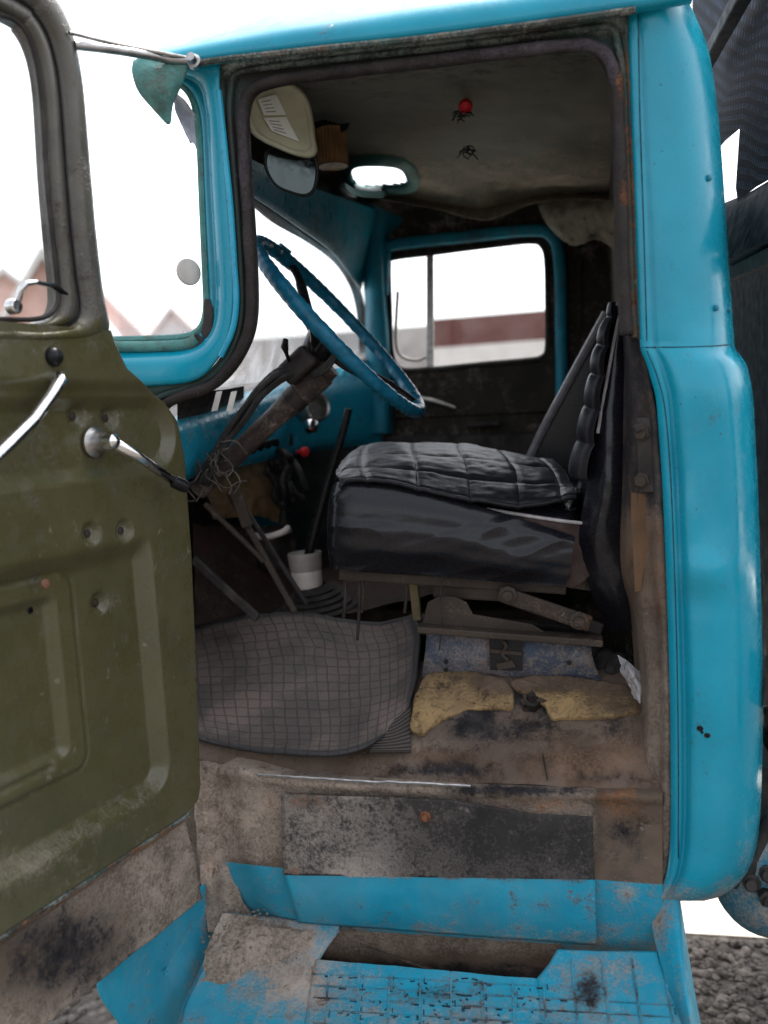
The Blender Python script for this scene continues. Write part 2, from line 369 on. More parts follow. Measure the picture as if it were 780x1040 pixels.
def paint(o, fn):
    me = o.data; a = me.color_attributes.new('mask', 'FLOAT_COLOR', 'POINT')
    for v in me.vertices:
        px, py = proj(v.co); r = fn(px, py, v.co); a.data[v.index].color = (*r, 1)
def sst(a, b, x):
    if a == b: return float(x > a)
    t = min(1, max(0, (x-a)/(b-a))); return t*t*(3-2*t)
def blob(px, py, cx, cy, rx, ry): return math.exp(-((px-cx)/rx)**2-((py-cy)/ry)**2)
def nz(v, s, k=0): return noise.noise(Vector((v[0]*s+k, v[1]*s+k*2.3, v[2]*s-k)))
def fbm(v, s, k=0): return nz(v, s, k)+.5*nz(v, s*2.1, k+3)+.25*nz(v, s*4.3, k+7)
def join(objs, name):
    bpy.context.view_layer.update()
    with bpy.context.temp_override(active_object=objs[0], object=objs[0], selected_objects=objs, selected_editable_objects=objs):
        bpy.ops.object.join()
    objs[0].name = name; return objs[0]

from mathutils.bvhtree import BVHTree
def on(o, px, py, lift=0.0):
    """point of a built surface behind a pixel, lifted along the surface normal"""
    if '_bvh' not in globals(): globals()['_bvh'] = {}
    if o.name not in _bvh: _bvh[o.name] = BVHTree.FromPolygons([v.co for v in o.data.vertices], [p.vertices[:] for p in o.data.polygons])
    d = Vector(ray(px, py)).normalized(); h = _bvh[o.name].ray_cast(Vector(CAM), d)
    if h[0] is None: return np.array(at(px, py, 0)), np.array([0, -1., 0])
    nrm = h[1] if h[1].dot(d) < 0 else -h[1]
    return np.array(h[0]+nrm*lift), np.array(nrm)

# ================================================================== THE TRUCK
truck = empty('truck', (0.05, .75, 0), 'old turquoise cargo truck with its olive driver door swung open and worn cab inside', 'truck')

# ---- rear corner pillar skin (upper, then wider lower part)
def pillar_rows():
    # py, left edge px, right outline px, outward bulge
    T = [(-60, 635, 668, 0), (-25, 636, 690, 0), (0, 637, 699, 0), (32, 638, 713, 0), (62, 639, 722, 0), (122, 641, 730, 0), (200, 644, 736, 0), (280, 647, 741, 0),
         (335, 649, 745, 0), (349, 650, 746, 0), (356, 651, 748, .004), (368, 656, 757, .012), (385, 661, 762, .018), (405, 666, 765, .022), (440, 669, 767, .024), (500, 673, 770, .026),
         (600, 677, 773, .028), (700, 680, 775, .03), (780, 681, 774, .03), (830, 681, 772, .03), (862, 680, 768, .028), (885, 677, 761, .025), (900, 672, 749, .018), (910, 668, 733, .008), (915, 667, 715, -.006)]
    rows = []
    for py, a, b, o in catmull([(*t,) for t in T], 150):
        L = [(a, .028), (a, .004), (a+3, -.002)]
        for t, d in ((.10, -.004), (.13, -.003), (.155, .001), (.18, -.004), (.22, -.006), (.3, -.008), (.4, -.010), (.5, -.010), (.6, -.006), (.7, .003), (.79, .016), (.87, .034), (.94, .062), (1., .11)):
            k = 1 if t > .18 else .25
            L.append((a+(b-a)*t, d-o*k*min(1, (1-t)*4 if t > .75 else 1)))
        row = []
        for px, Y in L:
            dl = (px-654)-(py-140)*.165; dent = .015*blob(px, py, 722, 505, 17, 60)-.012*blob(px, py, 712, 580, 28, 15)+.007*blob(px, py, 708, 612, 26, 14)+.008*blob(px, py, 690, 478, 10, 26)+.008*blob(px, py, 712, 440, 16, 34)-.004*blob(px, py, 702, 520, 10, 30)+.007*sst(0, 26, dl)*sst(350, 330, py)*sst(690, 735, 760-px+690)*sst(60, 160, py)+.004*blob(px, py, 705, 650, 24, 30)-.006*blob(px, py, 720, 720, 20, 40)+.0012*fbm((px*.02, py*.012, 0), 1)
            row.append(at(px, py, Y+dent))
        e = row[-1]; row += [e+np.array([-.004, .05, 0]), e+np.array([-.02, .12, 0]), e+np.array([-.06, .2, 0])]
        rows.append(row)
    last = rows[-1]
    rows.append([p+np.array([-.004, .03, .0]) for p in last]); rows.append([p+np.array([-.01, .10, .01]) for p in last])
    return rows
o = loft('rear_corner_panel', pillar_rows(), m_blue, truck)
def f(px, py, co):
    d = .62*sst(878, 912, py)+.35*blob(px, py, 760, 870, 20, 50)+.25*blob(px, py, 680, 880, 12, 60)+.3*blob(px, py, 707, 345, 16, 12)
    d += .28*blob(px, py, 697, 440, 16, 60)
    ru = .5*blob(px, py, 638, 90, 8, 40)+.35*blob(px, py, 668, 720, 8, 90)
    return d, ru, .0
paint(o, f)
# seam line, rivets, rust holes (set on the skin)
rcp = o
def seam(nm, pts, n, r, mat): return tube(nm, [on(rcp, q[0], q[1], -r*.3)[0] for q in catmull([(x, y, 0) for x, y in pts], n)], r, mat, rcp, 6)
m_seamd = simple('dark seam gap', (.01, .06, .09), .6, 0, .4, 60)
seam('panel_seam', [(648, 14), (650, 120), (654, 240), (657, 346)], 60, .0014, m_seamd)
seam('panel_seam', [(657, 356), (668, 384), (676, 420), (682, 500), (687, 640), (689, 760), (689, 872)], 70, .0014, m_seamd)
seam('belt_crease', [(652, 353), (690, 352.5), (722, 351.5), (742, 350)], 30, .0014, m_seamd)
for px, py in ((719, 181), (726, 313), (739, 315)):
    c, n_ = on(rcp, px, py); lathe('bolt', c, n_, [(0, .006), (.003, .006), (.0055, .004), (.0055, -.002)], m_blue_in, rcp, 10)
for px, py, r in ((711, 740, .0062), (718, 747, .0055), (713, 744, .003)):
    c, n_ = on(rcp, px, py); lathe('rust_hole', c, n_, [(0, .0008), (r*.8, .0008), (r*1.1, -.001)], m_black, rcp, 9)

# ---- roof
gut = [(150, 72), (196, 62), (230, 57), (290, 50), (345, 44), (430, 35), (540, 21), (640, 7), (680, 0), (704, -4)]
g = catmull([(x, y, 0) for x, y in gut], 60)
rows = []
for x, y, _ in g:
    p = at(x, y, -.035); u = sst(150, 190, x)
    top = at(x, np.interp(x, [150, 165, 200, 290, 345, 745], [56, 45, 36, 10, 0, -95]), .10)
    zt = min(top[2], at(345, 0, .10)[2]+.01); top[2] = zt
    if x > 560: top[2] -= .10*sst(560, 745, x)**2
    q = p*.75+top*.25; q[1] -= .03; q2 = p*.35+top*.65; q2[1] -= .022
    r = [p+np.array([0, .02, -.004]), p+np.array([0, -.004, -.002]), q, q2, top]
    r = catmull(r, 14)
    r += [top+np.array([0, .15, .03]), top+np.array([0, .45, .055]), top+np.array([0, .8, .06]), top+np.array([0, 1.15, .05]), top+np.array([0, 1.36, .0]), top+np.array([0, 1.44, -.08])]
    rows.append(r)
front = [p+np.array([-.012, 0, -.03]) for p in rows[0]]; roof = loft('roof', [front]+rows, m_blue, truck)
paint(roof, lambda px, py, co: (.1*sst(30, 60, py), 0, 0))
o = tube('drip_rail', path([(165, 68, -.045), (196, 65, -.045), (230, 60, -.045), (345, 47.5, -.045), (430, 39, -.045), (540, 25, -.045), (645, 10, -.045)], 60), .006, m_jamb, roof, 8)
paint(o, lambda px, py, co: (.2, .2, .1))

# ---- windscreen frame at the front corner
PI_ = [(150, 86, .03), (168, 82, .03), (182, 84, .03), (193, 92, .03), (201, 108, .03), (205, 132, .03), (208, 200, .03), (211, 262, .03), (213, 305, .03), (211, 325, .03), (203, 338, .03), (188, 344, .03), (150, 346, .03), (110, 347, .03), (60, 347, .03)]
PO_ = [(150, 58, -.01), (172, 58, -.01), (192, 58, -.01), (220, 62, -.01), (223, 90, -.01), (226, 132, -.01), (231, 200, -.01), (236, 262, -.01), (237, 305, -.01), (231, 345, -.01), (218, 368, -.01), (196, 386, -.01), (150, 391, -.01), (110, 391, -.01), (60, 391, -.01)]
prof = [(-.10, .06), (-.05, .02), (0, .0), (.06, -.006), (.14, -.004), (.22, .006), (.32, -.004), (.42, -.016), (.55, -.018), (.72, -.012), (.9, -.006), (1., 0), (1.03, .015)]
wf = between('windscreen_frame', PI_, PO_, 90, prof, m_blue, truck)
paint(wf, lambda px, py, co: (.35*blob(px, py, 215, 385, 30, 8)+.3*sst(75, 60, py), .0, .0))
# rubber of the corner pane with its patched corner
tube('glazing_rubber', path([(165, 80, .035), (180, 83, .035), (192, 93, .035), (199, 110, .035), (203, 140, .035), (206, 210, .035), (209, 280, .035), (210, 310, .035), (207, 328, .035), (199, 338, .035), (184, 343, .035), (140, 345, .035), (60, 346, .035)], 70), .008, m_teal, wf, 8)
plate('rubber_patch', [at(x, y, .018) for x, y in ((207, 304), (212, 303), (216, 312), (216, 334), (209, 345), (203, 338), (206, 327))], m_dark, wf, .006, bev=.002)
plate('rubber_patch', [at(x, y, .017) for x, y in ((193, 342), (200, 338), (207, 345), (203, 353), (193, 357), (190, 351))], m_dark, wf, .006, bev=.002)
tube('lower_bead', path([(60, 352, .02), (110, 352, .02), (150, 352, .02), (188, 350, .02), (200, 344, .02)], 30), .011, m_teal, wf, 10)
# crumpled film in the upper corner
surf('window_film', [[(174, 92, .03), (186, 100, .02), (200, 118, .03)], [(177, 108, .03), (188, 112, .035), (200, 130, .03)], [(183, 125, .03), (192, 132, .03), (202, 148, .03)], [(193, 146, .03), (197, 146, .03), (203, 160, .03)]], 14, 14, simple('grey window film', (.42, .44, .52), .3, 0, .3, 20, .4), wf, disp=lambda v, u: (0, .006*fbm(v, 60), 0))
# wraparound pane: from the corner frame forward and across to the far pillar
wg = []
for s in np.linspace(0, 1, 26):
    row = []
    for z0, z1, px in ((1, 0, 0),):
        pass
    wg.append(s)
def ws_edge(top):
    T = [(-.62, .07), (-.50, .05), (-.40, .055), (-.33, .06)]
    return T
m_ws = glass('dusty windscreen glass', .10, (1, 1, 1), 1.86, 2.00)
surf('windscreen_pane', [[(60, 82, .045), (130, 82, .045), (206, 82, .045)], [(60, 200, .045), (130, 200, .045), (209, 200, .045)], [(60, 350, .045), (130, 350, .045), (212, 350, .045)]], 12, 12, m_ws, wf)
# suction cup on the pane
lathe('suction_cup', at(192, 276, .03), (.75, -.66, 0), [(0, .006), (.012, .006), (.024, .002), (.026, -.002), (0, -.003)], m_white, wf, 22)

# ---- mirror bracket rods and weathered visor flap over the corner
mb = tube('mirror_bracket', path([(76, 46, -.20), (110, 50, -.16), (150, 56, -.1), (170, 60, -.07), (196, 62, -.05)], 30), .0075, m_steel, truck, 10)
tube('upper_rod', path([(70, 33, -.22), (120, 45, -.14), (196, 60, -.05)], 20), .0035, m_steel, mb, 8)
lathe('pivot_bolt', at(196, 61, -.062), (0, -1, .2), [(0, .012), (.008, .012), (.009, 0), (.013, -.002), (.013, -.01)], m_steel, mb, 12)
o = surf('corner_visor_flap', [[(136, 62, -.06), (150, 57, -.06), (170, 60, -.06), (192, 64, -.05)], [(135, 76, -.07), (152, 74, -.075), (172, 76, -.07), (189, 76, -.05)], [(142, 94, -.07), (157, 94, -.08), (170, 95, -.07), (181, 92, -.05)], [(157, 112, -.06), (163, 111, -.065), (169, 111, -.06), (175, 108, -.05)], [(170, 126, -.05), (171, 126, -.05), (172, 126, -.05), (173, 124, -.05)]], 22, 18, m_teal, truck, thick=.002, disp=lambda v, u: (0, .003*fbm(v, 40), 0))

# ---- door opening: jamb sheet and rubber seal
SEAL = [(150, 432, .0), (166, 412, .0), (185, 402, .0), (212, 393, .0), (232, 375, .0), (247, 350, .0), (254, 325, .0), (255, 290, .0), (252, 230, .0), (248, 170, .0), (246, 125, .0), (250, 100, .0), (262, 88, .0), (290, 80, .0), (350, 72, .0), (430, 63, .0), (520, 52, .0), (575, 46, .0), (600, 47, .0), (616, 57, .0), (625, 80, .0), (628, 120, .0), (631, 200, .0), (634, 290, .0), (637, 340, .0)]
JOUT = [(148, 392, .0), (170, 391, .0), (190, 388, .0), (212, 376, .0), (228, 356, .0), (236, 332, .0), (238, 305, .0), (236, 270, .0), (232, 210, .0), (227, 150, .0), (223, 110, .0), (222, 85, .0), (224, 64, .0), (270, 57, .0), (345, 49, .0), (430, 40, .0), (530, 28, .0), (600, 18, .0), (636, 12, .0), (638, 40, .0), (640, 80, .0), (641, 120, .0), (645, 200, .0), (648, 290, .0), (651, 345, .0)]
jamb = between('door_jamb', JOUT, SEAL, 150, [(0, .004), (.12, .0), (.3, .012), (.55, .02), (.8, .016), (1., .012), (1.12, .03), (1.25, .09)], m_jamb, truck)
def f(px, py, co):
    ln = 66-.103*(px-240)
    d = .55*math.exp(-((py-ln)/5)**2)*sst(215, 260, px)*sst(640, 610, px)+.45*blob(px, py, 236, 76, 12, 22)+.4*blob(px, py, 622, 28, 16, 16)
    ru = .8*blob(px, py, 632, 78, 10, 26)+.6*blob(px, py, 638, 180, 7, 50)+.5*blob(px, py, 640, 280, 8, 80)
    bk = .45*sst(230, 250, px)*sst(300, 380, py)+.3*math.exp(-((py-ln-16)/8)**2)+.15
    return d, ru, bk
paint(jamb, f)
tube('jamb_ridge', [p for p in path([(a[0]*.55+b[0]*.45, a[1]*.55+b[1]*.45, .008) for a, b in zip(JOUT, SEAL)], 160)], .006, m_jamb, jamb, 8)
paint(jamb.children[0] if jamb.children else jamb, lambda px, py, co: (.3*sst(110, 60, py), .35*sst(600, 640, px), .25))
def sealtube(P, n, r, name='door_seal'):
    o = tube(name, [p+np.array([0, .004*fbm(p, 9), 0]) for p in path(P, n)], [r*(1+.12*fbm((i*.2, 0, 0), 1)) for i in range(n)], m_seal, truck, 12, angle=None)
    return o
o = sealtube([(x, y, -.002) for x, y, _ in SEAL], 220, .0105)
paint(o, lambda px, py, co: (.52*sst(120, 60, py)*sst(300, 600, px)+.15+.3*blob(px, py, 246, 180, 20, 90), .7*blob(px, py, 633, 85, 10, 20)+.4*blob(px, py, 634, 200, 6, 20), .2))
tube('seal_lip', path([(x+(5 if y > 100 and x < 300 else 0)-(4 if x > 610 else 0), y+(4 if y < 100 else 0), .02) for x, y, _ in SEAL], 150), .006, m_rubber, o, 8)
# blue strip tinted edge between frame and seal
tube('jamb_bead', path([(222, 92, -.008), (228, 150, -.008), (234, 210, -.008), (238, 270, -.008), (240, 305, -.008), (236, 335, -.008), (224, 362, -.008)], 40), .006, m_blue_dash, jamb, 8)

# ---- lower rear jamb, rusty, with the striker plate
JL = [(637, 335), (640, 380), (641, 430), (641, 480), (640, 530), (641, 580), (650, 620), (655, 660), (657, 720), (655, 770), (652, 820), (655, 862), (659, 880)]
JR = [(652, 335), (660, 380), (668, 430), (672, 480), (674, 530), (676, 580), (678, 620), (679, 660), (681, 720), (681, 770), (681, 820), (680, 868), (672, 905)]
o = between('rear_jamb', [(x, y, .055) for x, y in JL], [(x, y, .0) for x, y in JR], 100, [(-.5, .16), (-.2, .03), (0, 0), (.2, -.008), (.4, .006), (.62, .008), (.75, -.004), (.9, .002), (1, .012)], m_floor, truck, disp=lambda v, u: (0, .004*fbm(v, 18), 0))
def f(px, py, co):
    return .55*sst(600, 660, py), .5*sst(500, 530, py)*sst(640, 560, py)+.3*blob(px, py, 668, 640, 10, 60), .75*sst(560, 500, py)+.3*blob(px, py, 655, 690, 8, 40)
paint(o, f)
rj = o
bar('striker_plate', at(655, 424, .02), at(657, 500, .02), .030, .012, m_dark, rj, (0, -1, 0))
for py in (440, 488):
    lathe('striker_bolt', at(652, py, .012), (-.3, -1, 0), [(0, .014), (.010, .014), (.011, .006), (.014, .005), (.014, -.006)], m_brown_metal, rj, 6)
bar('striker_catch', at(644, 436, .0), at(654, 432, .0), .014, .014, m_dark, rj, (0, -1, 0))
plate('rusty_flap', [at(x, y, .035) for x, y in ((641, 500), (664, 503), (664, 540), (660, 572), (654, 577), (651, 600), (645, 601), (643, 560), (641, 530))], weathered('rusted sheet', (.15, .085, .045), (.09, .055, .035), rough=.85, bump=.6), rj, .003)

# ---- sill: lip, dirty face, blue lower band
def sill_pt(px, f_):   # f_ 0 = lip, 1 = bottom
    yl = np.interp(px, [200, 300, 480, 662], [772, 788, 797, 803]); yb = np.interp(px, [200, 240, 300, 606, 664], [905, 925, 940, 962, 966])
    bl = np.interp(px, [200, 235, 290, 600, 664], [868, 876, 882, 893, 898])
    return yl+(bl-yl)*f_/.6 if f_ < .6 else bl+(yb-bl)*(f_-.6)/.4
rows = []
for i in range(90):
    s = i/89; r = []
    for fv, Y in ((-.10, .06), (-.03, .03), (0, .012), (.035, .0), (.07, .0), (.10, .008), (.2, .01), (.35, .006), (.5, .0), (.6, -.004), (.74, -.002), (.86, .006), (.95, .018), (1., .03), (1.03, .06)):
        xl = np.interp(fv, [-.1, 0, .35, .6, .8, 1], [196, 200, 206, 218, 232, 250])
        px = xl+(673-xl)*s; c = .05*(1-sst(0, .10, s))
        r.append((px, sill_pt(px, fv), Y+c))
    rows.append(r)
rows = [[at(*p) for p in catmull(r[:10], 36)+catmull(r[9:], 17)[1:]] for r in rows]
sill = loft('sill', rows, m_sill, truck, disp=lambda v, u: (0, .005*fbm(v, 12)*(1-sst(.5, .75, u[1]))-.0035*abs(fbm(v, 34))*(1-sst(.5, .7, u[1])), 0))
m_sill_blue = m_blue_worn
# paint mask decides where the blue shows: separate the lower band as its own face material
me = sill.data; me.materials.append(m_blue_worn)
for p in me.polygons:
    if p.index % 51 >= 35: p.material_index = 1
def f(px, py, co):
    low = sst(860, 905, py)
    d = .58*(1-sst(868, 884, py))+.4*sst(925, 962, py)+.10+.3*blob(px, py, 640, 905, 25, 10)
    d -= .62*sst(598, 612, px)*sst(885, 868, py)
    ru = .35*blob(px, py, 560, 818, 80, 14)+.45*blob(px, py, 632, 790, 30, 60)+.3*blob(px, py, 380, 812, 120, 8)
    bk = .85*blob(px, py, 520, 803, 90, 8)+.55*blob(px, py, 630, 850, 30, 30)+.5*blob(px, py, 360, 785, 40, 6)
    return d, ru, bk
paint(sill, f)
tube('scuffed_edge', [p+np.array([0, 0, .002*fbm(p, 30)]) for p in path([(262, 786, -.002), (300, 789, -.003), (340, 792, -.003), (390, 794, -.003), (440, 796, -.003), (478, 798, -.002)], 40)], .0028, m_steel, sill, 6)
# worn cover plate over the sill: black above, blue below
rows = []
for i in range(60):
    s = i/59; r = []
    for fv, Y in ((0, -.012), (.1, -.013), (.3, -.014), (.45, -.016), (.55, -.018), (.7, -.020), (.82, -.016), (.92, -.006), (1, .008)):
        xl = np.interp(fv, [0, .55, 1], [286, 288, 303]); xr = np.interp(fv, [0, .55, 1], [602, 604, 606])
        yt = np.interp(s, [0, .55, .8, 1], [806, 812, 826, 829]); yb = np.interp(s, [0, 1], [936, 959])
        bl = 888+5*s; r.append((xl+(xr-xl)*s, yt+(bl-yt)*fv/.55 if fv < .55 else bl+(yb-bl)*(fv-.55)/.45, Y))
    rows.append([at(*p) for p in catmull(r[:5], 26)+catmull(r[4:], 19)[1:]])
cp = loft('sill_cover_plate', rows, [m_plate, m_blue_worn], truck, thick=-.003, disp=lambda v, u: (0, .0022*fbm(v, 10), 0))
for p in cp.data.polygons:
    if p.index % 43 >= 25: p.material_index = 1
def f(px, py, co):
    if py > 888+(px-286)*.016: return .02+.45*sst(925, 962, py)+.35*blob(px, py, 450, 940, 25, 10), .0, .0
    return .42*sst(520, 330, px)+.14+.15*sst(860, 890, py), .5*blob(px, py, 432, 828, 14, 12)+.5*blob(px, py, 316, 812, 26, 9)+.4*blob(px, py, 300, 884, 14, 6), .34*sst(330, 430, px)
paint(cp, f)
lathe('bolt', at(432, 829, -.016), (0, -1, .1), [(0, .010), (.005, .010), (.006, .003), (.011, .002), (.011, -.004)], simple('rusty bolt', (.16, .07, .035), .7, .3, .4, 60, .2), cp, 8)

quad0 = loft('sill_backing', [[at(x, y, .13) for x in (186, 230, 300)] for y in (740, 840, 940, 1060)], m_sill, truck); paint(quad0, lambda px, py, co: (.55, .1, .25))
# dirt filled gap between sill and hinge side
o = surf('hinge_post', [[(196, 770, .03), (210, 772, .02), (226, 775, .035)], [(197, 820, .03), (208, 822, .025), (228, 826, .045)], [(200, 860, .03), (214, 862, .03), (236, 868, .05)], [(205, 900, .03), (222, 905, .03), (246, 912, .05)], [(212, 945, .02), (230, 945, .03), (262, 940, .05)]], 50, 30, m_sill, truck, disp=lambda v, u: (0, .010*fbm(v, 22), 0))
paint(o, lambda px, py, co: (.75, .25*blob(px, py, 215, 880, 8, 20), .6*blob(px, py, 222, 905, 9, 26)))

# ---- step below the sill
def stepY(py): return np.interp(py, [925, 960, 1000, 1040, 1080], [.03, -.02, -.09, -.175, -.27])
ST = []
for i in range(70):
    s = i/69; r = []
    for fv in np.linspace(0, 1, 34):
        py0 = np.interp(s, [0, .1, .28, .6, 1], [928, 934, 945, 958, 966]); py = py0+(1078-py0)*fv
        xl = np.interp(py, [925, 950, 1005, 1030, 1080], [232, 222, 194, 190, 186]); xr = np.interp(py, [960, 1000, 1040, 1080], [664, 678, 694, 712])
        r.append((xl+(xr-xl)*s, py, stepY(py)))
    ST.append(r)
hole = [(321, 974), (345, 941), (560, 962), (566, 966), (545, 995), (430, 986)]
def inside(x, y, P):
    c = False; j = len(P)-1
    for i in range(len(P)):
        if (P[i][1] > y) != (P[j][1] > y) and x < (P[j][0]-P[i][0])*(y-P[i][1])/(P[j][1]-P[i][1])+P[i][0]: c = not c
        j = i
    return c
# tread built as three clean sheets around the slot
def sheet(P, nu, nv):
    return [[at(x, y, stepY(y)) for x, y in [tuple(q) for q in lin(r, nv)]] for r in [[p for p in c] for c in zip(*[lin(a, nu) for a in P])]]
edgeL = [(232, 928), (222, 950), (208, 985), (194, 1008), (188, 1024)]
left = sheet([[(232, 926), (215, 962), (194, 1008), (187, 1024), (180, 1056), (172, 1090)], [(345, 939), (332, 957), (321, 974), (317, 984), (310, 1034), (302, 1090)]], 40, 40)
midp = sheet([[(321, 974), (317, 984), (310, 1034), (302, 1090)], [(430, 984), (430, 990), (430, 1040), (430, 1090)], [(545, 994), (546, 999), (550, 1044), (553, 1090)]], 34, 50)
rightp = sheet([[(566, 964), (558, 978), (545, 994), (546, 999), (550, 1044), (553, 1090)], [(668, 966), (674, 985), (680, 1004), (683, 1012), (696, 1048), (712, 1090)]], 40, 40)
dispf = lambda v, u: (0, 0, .0016*fbm(v, 9)+.0008*fbm(v, 40))
TR = []
for rr in (left, midp, rightp):
    dz = np.array([0, 0, -.006]); rr = [[p+dz*3 for p in rr[0]]]+rr+[[p+dz*3 for p in rr[-1]]]; rr = [[r[0]+dz]+list(r)+[r[-1]+dz*2] for r in rr]
    o = loft('step', rr, m_blue_worn, truck, disp=dispf, flip=True); TR.append(o)
    def f(px, py, co):
        d = 1.0*blob(px, py, 262, 955, 60, 34)+.5*blob(px, py, 300, 1000, 60, 26)+.42*blob(px, py, 610, 985, 60, 20)+.12+.3*blob(px, py, 460, 1040, 160, 30)
        b = .72*blob(px, py, 598, 1003, 17, 20)+.45*blob(px, py, 440, 1008, 70, 14)
        return d, .1*blob(px, py, 640, 965, 30, 5), b
    paint(o, f)
step = join(TR, 'step')
# raised anti-slip grid
V, Fc = [], []
for k in range(8):
    y0 = 990+k*11.5+k*k*.25; P = [(x, y0+(x-330)*.055) for x in range(318, 690, 6)]
    for a_, b_ in zip(P, P[1:]):
        if a_[0] > 545 and k < 1: continue
        A_, B_ = [at(x, y, stepY(y))+np.array([0, 0, .0004]) for x, y in (a_, b_)]; v, f_ = bar_geo(A_, B_, .0022, .0026, (0, 0, 1), len(V)); V.extend(v); Fc.extend(f_)
for k in range(12):
    xb = 334+k*31; y = 988+(xb-330)*.055 if xb < 545 else (1000 if xb < 572 else 974); P = []
    while y < 1086: P.append((xb-(y-990)*.10*(450-xb)/130, y)); y += 6
    for a_, b_ in zip(P, P[1:]):
        A_, B_ = [at(x, y, stepY(y))+np.array([0, 0, .0007]) for x, y in (a_, b_)]; v, f_ = bar_geo(A_, B_, .003, .003, (0, 0, 1), len(V)); V.extend(v); Fc.extend(f_)
o = obj('tread_grid', V, Fc, m_blue_worn, truck, smooth=False); paint(o, lambda px, py, co: (.38, .0, .32+.4*nz(co, 30))); step = join([step, o], 'step')
# raised anti-slip dashes in a grid, worn black
mt_ = weathered('worn black tread dashes', (.010, .03, .05), (.02, .022, .026), rough=.6, dirt_lvl=.32, dirt=(.10, .15, .18), bump=.3)
V, Fc = [], []
def dash(x0, y0, x1, y1, wd=.0022):
    A = at(x0, y0, stepY(y0)); B = at(x1, y1, stepY(y1)); A = A+np.array([0, 0, .0008]); B = B+np.array([0, 0, .0008])
    v, f_ = bar_geo(A, B, wd, .0024, (0, 0, 1), len(V)); V.extend(v); Fc.extend(f_)
rnd = random.Random(3)
for k in range(9):                       # lines running along the step
    y0 = 992+k*11.5+ (k*k*.25); x = 330
    while x < 660:
        if x > 545 and k < 1: break
        L = rnd.uniform(5, 12); yy = y0+(x-330)*.055
        if rnd.random() < (.62 if x < 560 else .15): dash(x, yy+rnd.uniform(-.6, .6), x+L*.7, yy+L*.04, rnd.uniform(.0009, .0022))
        x += L+rnd.uniform(4, 9)
for k in range(12):
    xb = 338+k*31
    y = 988+(xb-330)*.055 if xb < 545 else 1000
    while y < 1075:
        L = rnd.uniform(4, 9); xx = xb-(y-990)*.10*(450-xb)/130
        if rnd.random() < (.6 if xb < 560 else .15): dash(xx, y, xx-L*.10*(450-xb)/130, y+L*.8, rnd.uniform(.0009, .002))
        y += L+rnd.uniform(3, 6)
for k in range(10):                      # the worn round stamp in the middle
    q = 2*math.pi*k/10; q2 = q+.4
    dash(474+17*math.cos(q), 1003+9*math.sin(q), 474+17*math.cos(q2), 1003+9*math.sin(q2), .0018)
for k in range(90):
    x = rnd.uniform(345, 545); y = 990+(x-330)*.055+rnd.uniform(0, 80); a = rnd.uniform(-2, 2)
    dash(x, y, x+rnd.uniform(1, 3), y+a, rnd.uniform(.001, .0022))
o = obj('step_dashes', V, Fc, mt_, truck, smooth=False); paint(o, lambda px, py, co: (0, 0, 0)); step = join([step, o], 'step')
# front lip of the step
o = loft('step_lip', [[at(x, 1090, stepY(1090))+np.array([0, d, e]) for d, e in ((0, 0), (-.008, -.004), (-.01, -.012), (-.008, -.05), (.03, -.055))] for x in np.linspace(172, 712, 40)], m_blue_worn, step)
paint(o, lambda px, py, co: (.2, .1, .1))
o = loft('step_end_lip', [[at(x, y, stepY(y))+np.array([d, 0, e]) for d, e in ((0, .001), (-.007, -.004), (-.009, -.015), (-.006, -.05))] for x, y in [tuple(q) for q in catmull([(232, 926), (222, 945), (208, 978), (194, 1008), (187, 1024), (180, 1056), (172, 1090)], 30)]], m_blue_worn, step)
paint(o, lambda px, py, co: (.3, .1, .1))
# dirty inner riser and dark void behind the slot
o = surf('step_riser', [[(318, 936, .03), (450, 946, .03), (570, 958, .03)], [(318, 966, .045), (450, 972, .045), (570, 982, .045)], [(310, 984, .06), (450, 996, .06), (575, 1004, .06)]], 14, 40, m_floor, step, disp=lambda v, u: (0, .003*fbm(v, 30), 0))
paint(o, lambda px, py, co: (.55*sst(980, 960, py)+.1, .1, .8*sst(962, 980, py-(px-330)*.05)))
surf('under_tray', [[(300, 950, .08), (600, 975, .08)], [(300, 1010, -.06), (600, 1030, -.06)]], 4, 4, m_dark, step, disp=lambda v, u: (0, 0, -.05))
bar('tray_strap', at(372, 962, .0), at(470, 990, .0)+np.array([0, 0, -.012]), .008, .003, m_brown_metal, step)

# right end plate of the step
o = surf('step_end_plate', [[(660, 905, .03), (672, 906, .005), (688, 908, .0), (690, 908, .04)], [(662, 940, .0), (677, 940, -.02), (691, 940, -.02), (695, 940, .03)], [(673, 985, -.07), (686, 985, -.09), (696, 985, -.09), (702, 985, -.03)], [(688, 1035, -.15), (697, 1035, -.18), (704, 1035, -.18), (711, 1035, -.1)], [(702, 1080, -.24), (709, 1080, -.27), (714, 1080, -.27), (722, 1080, -.2)]], 40, 24, m_blue_worn, truck)
paint(o, lambda px, py, co: (.18+.5*blob(px, py, 668, 940, 8, 40), 0, .3*blob(px, py, 660, 930, 5, 30)))

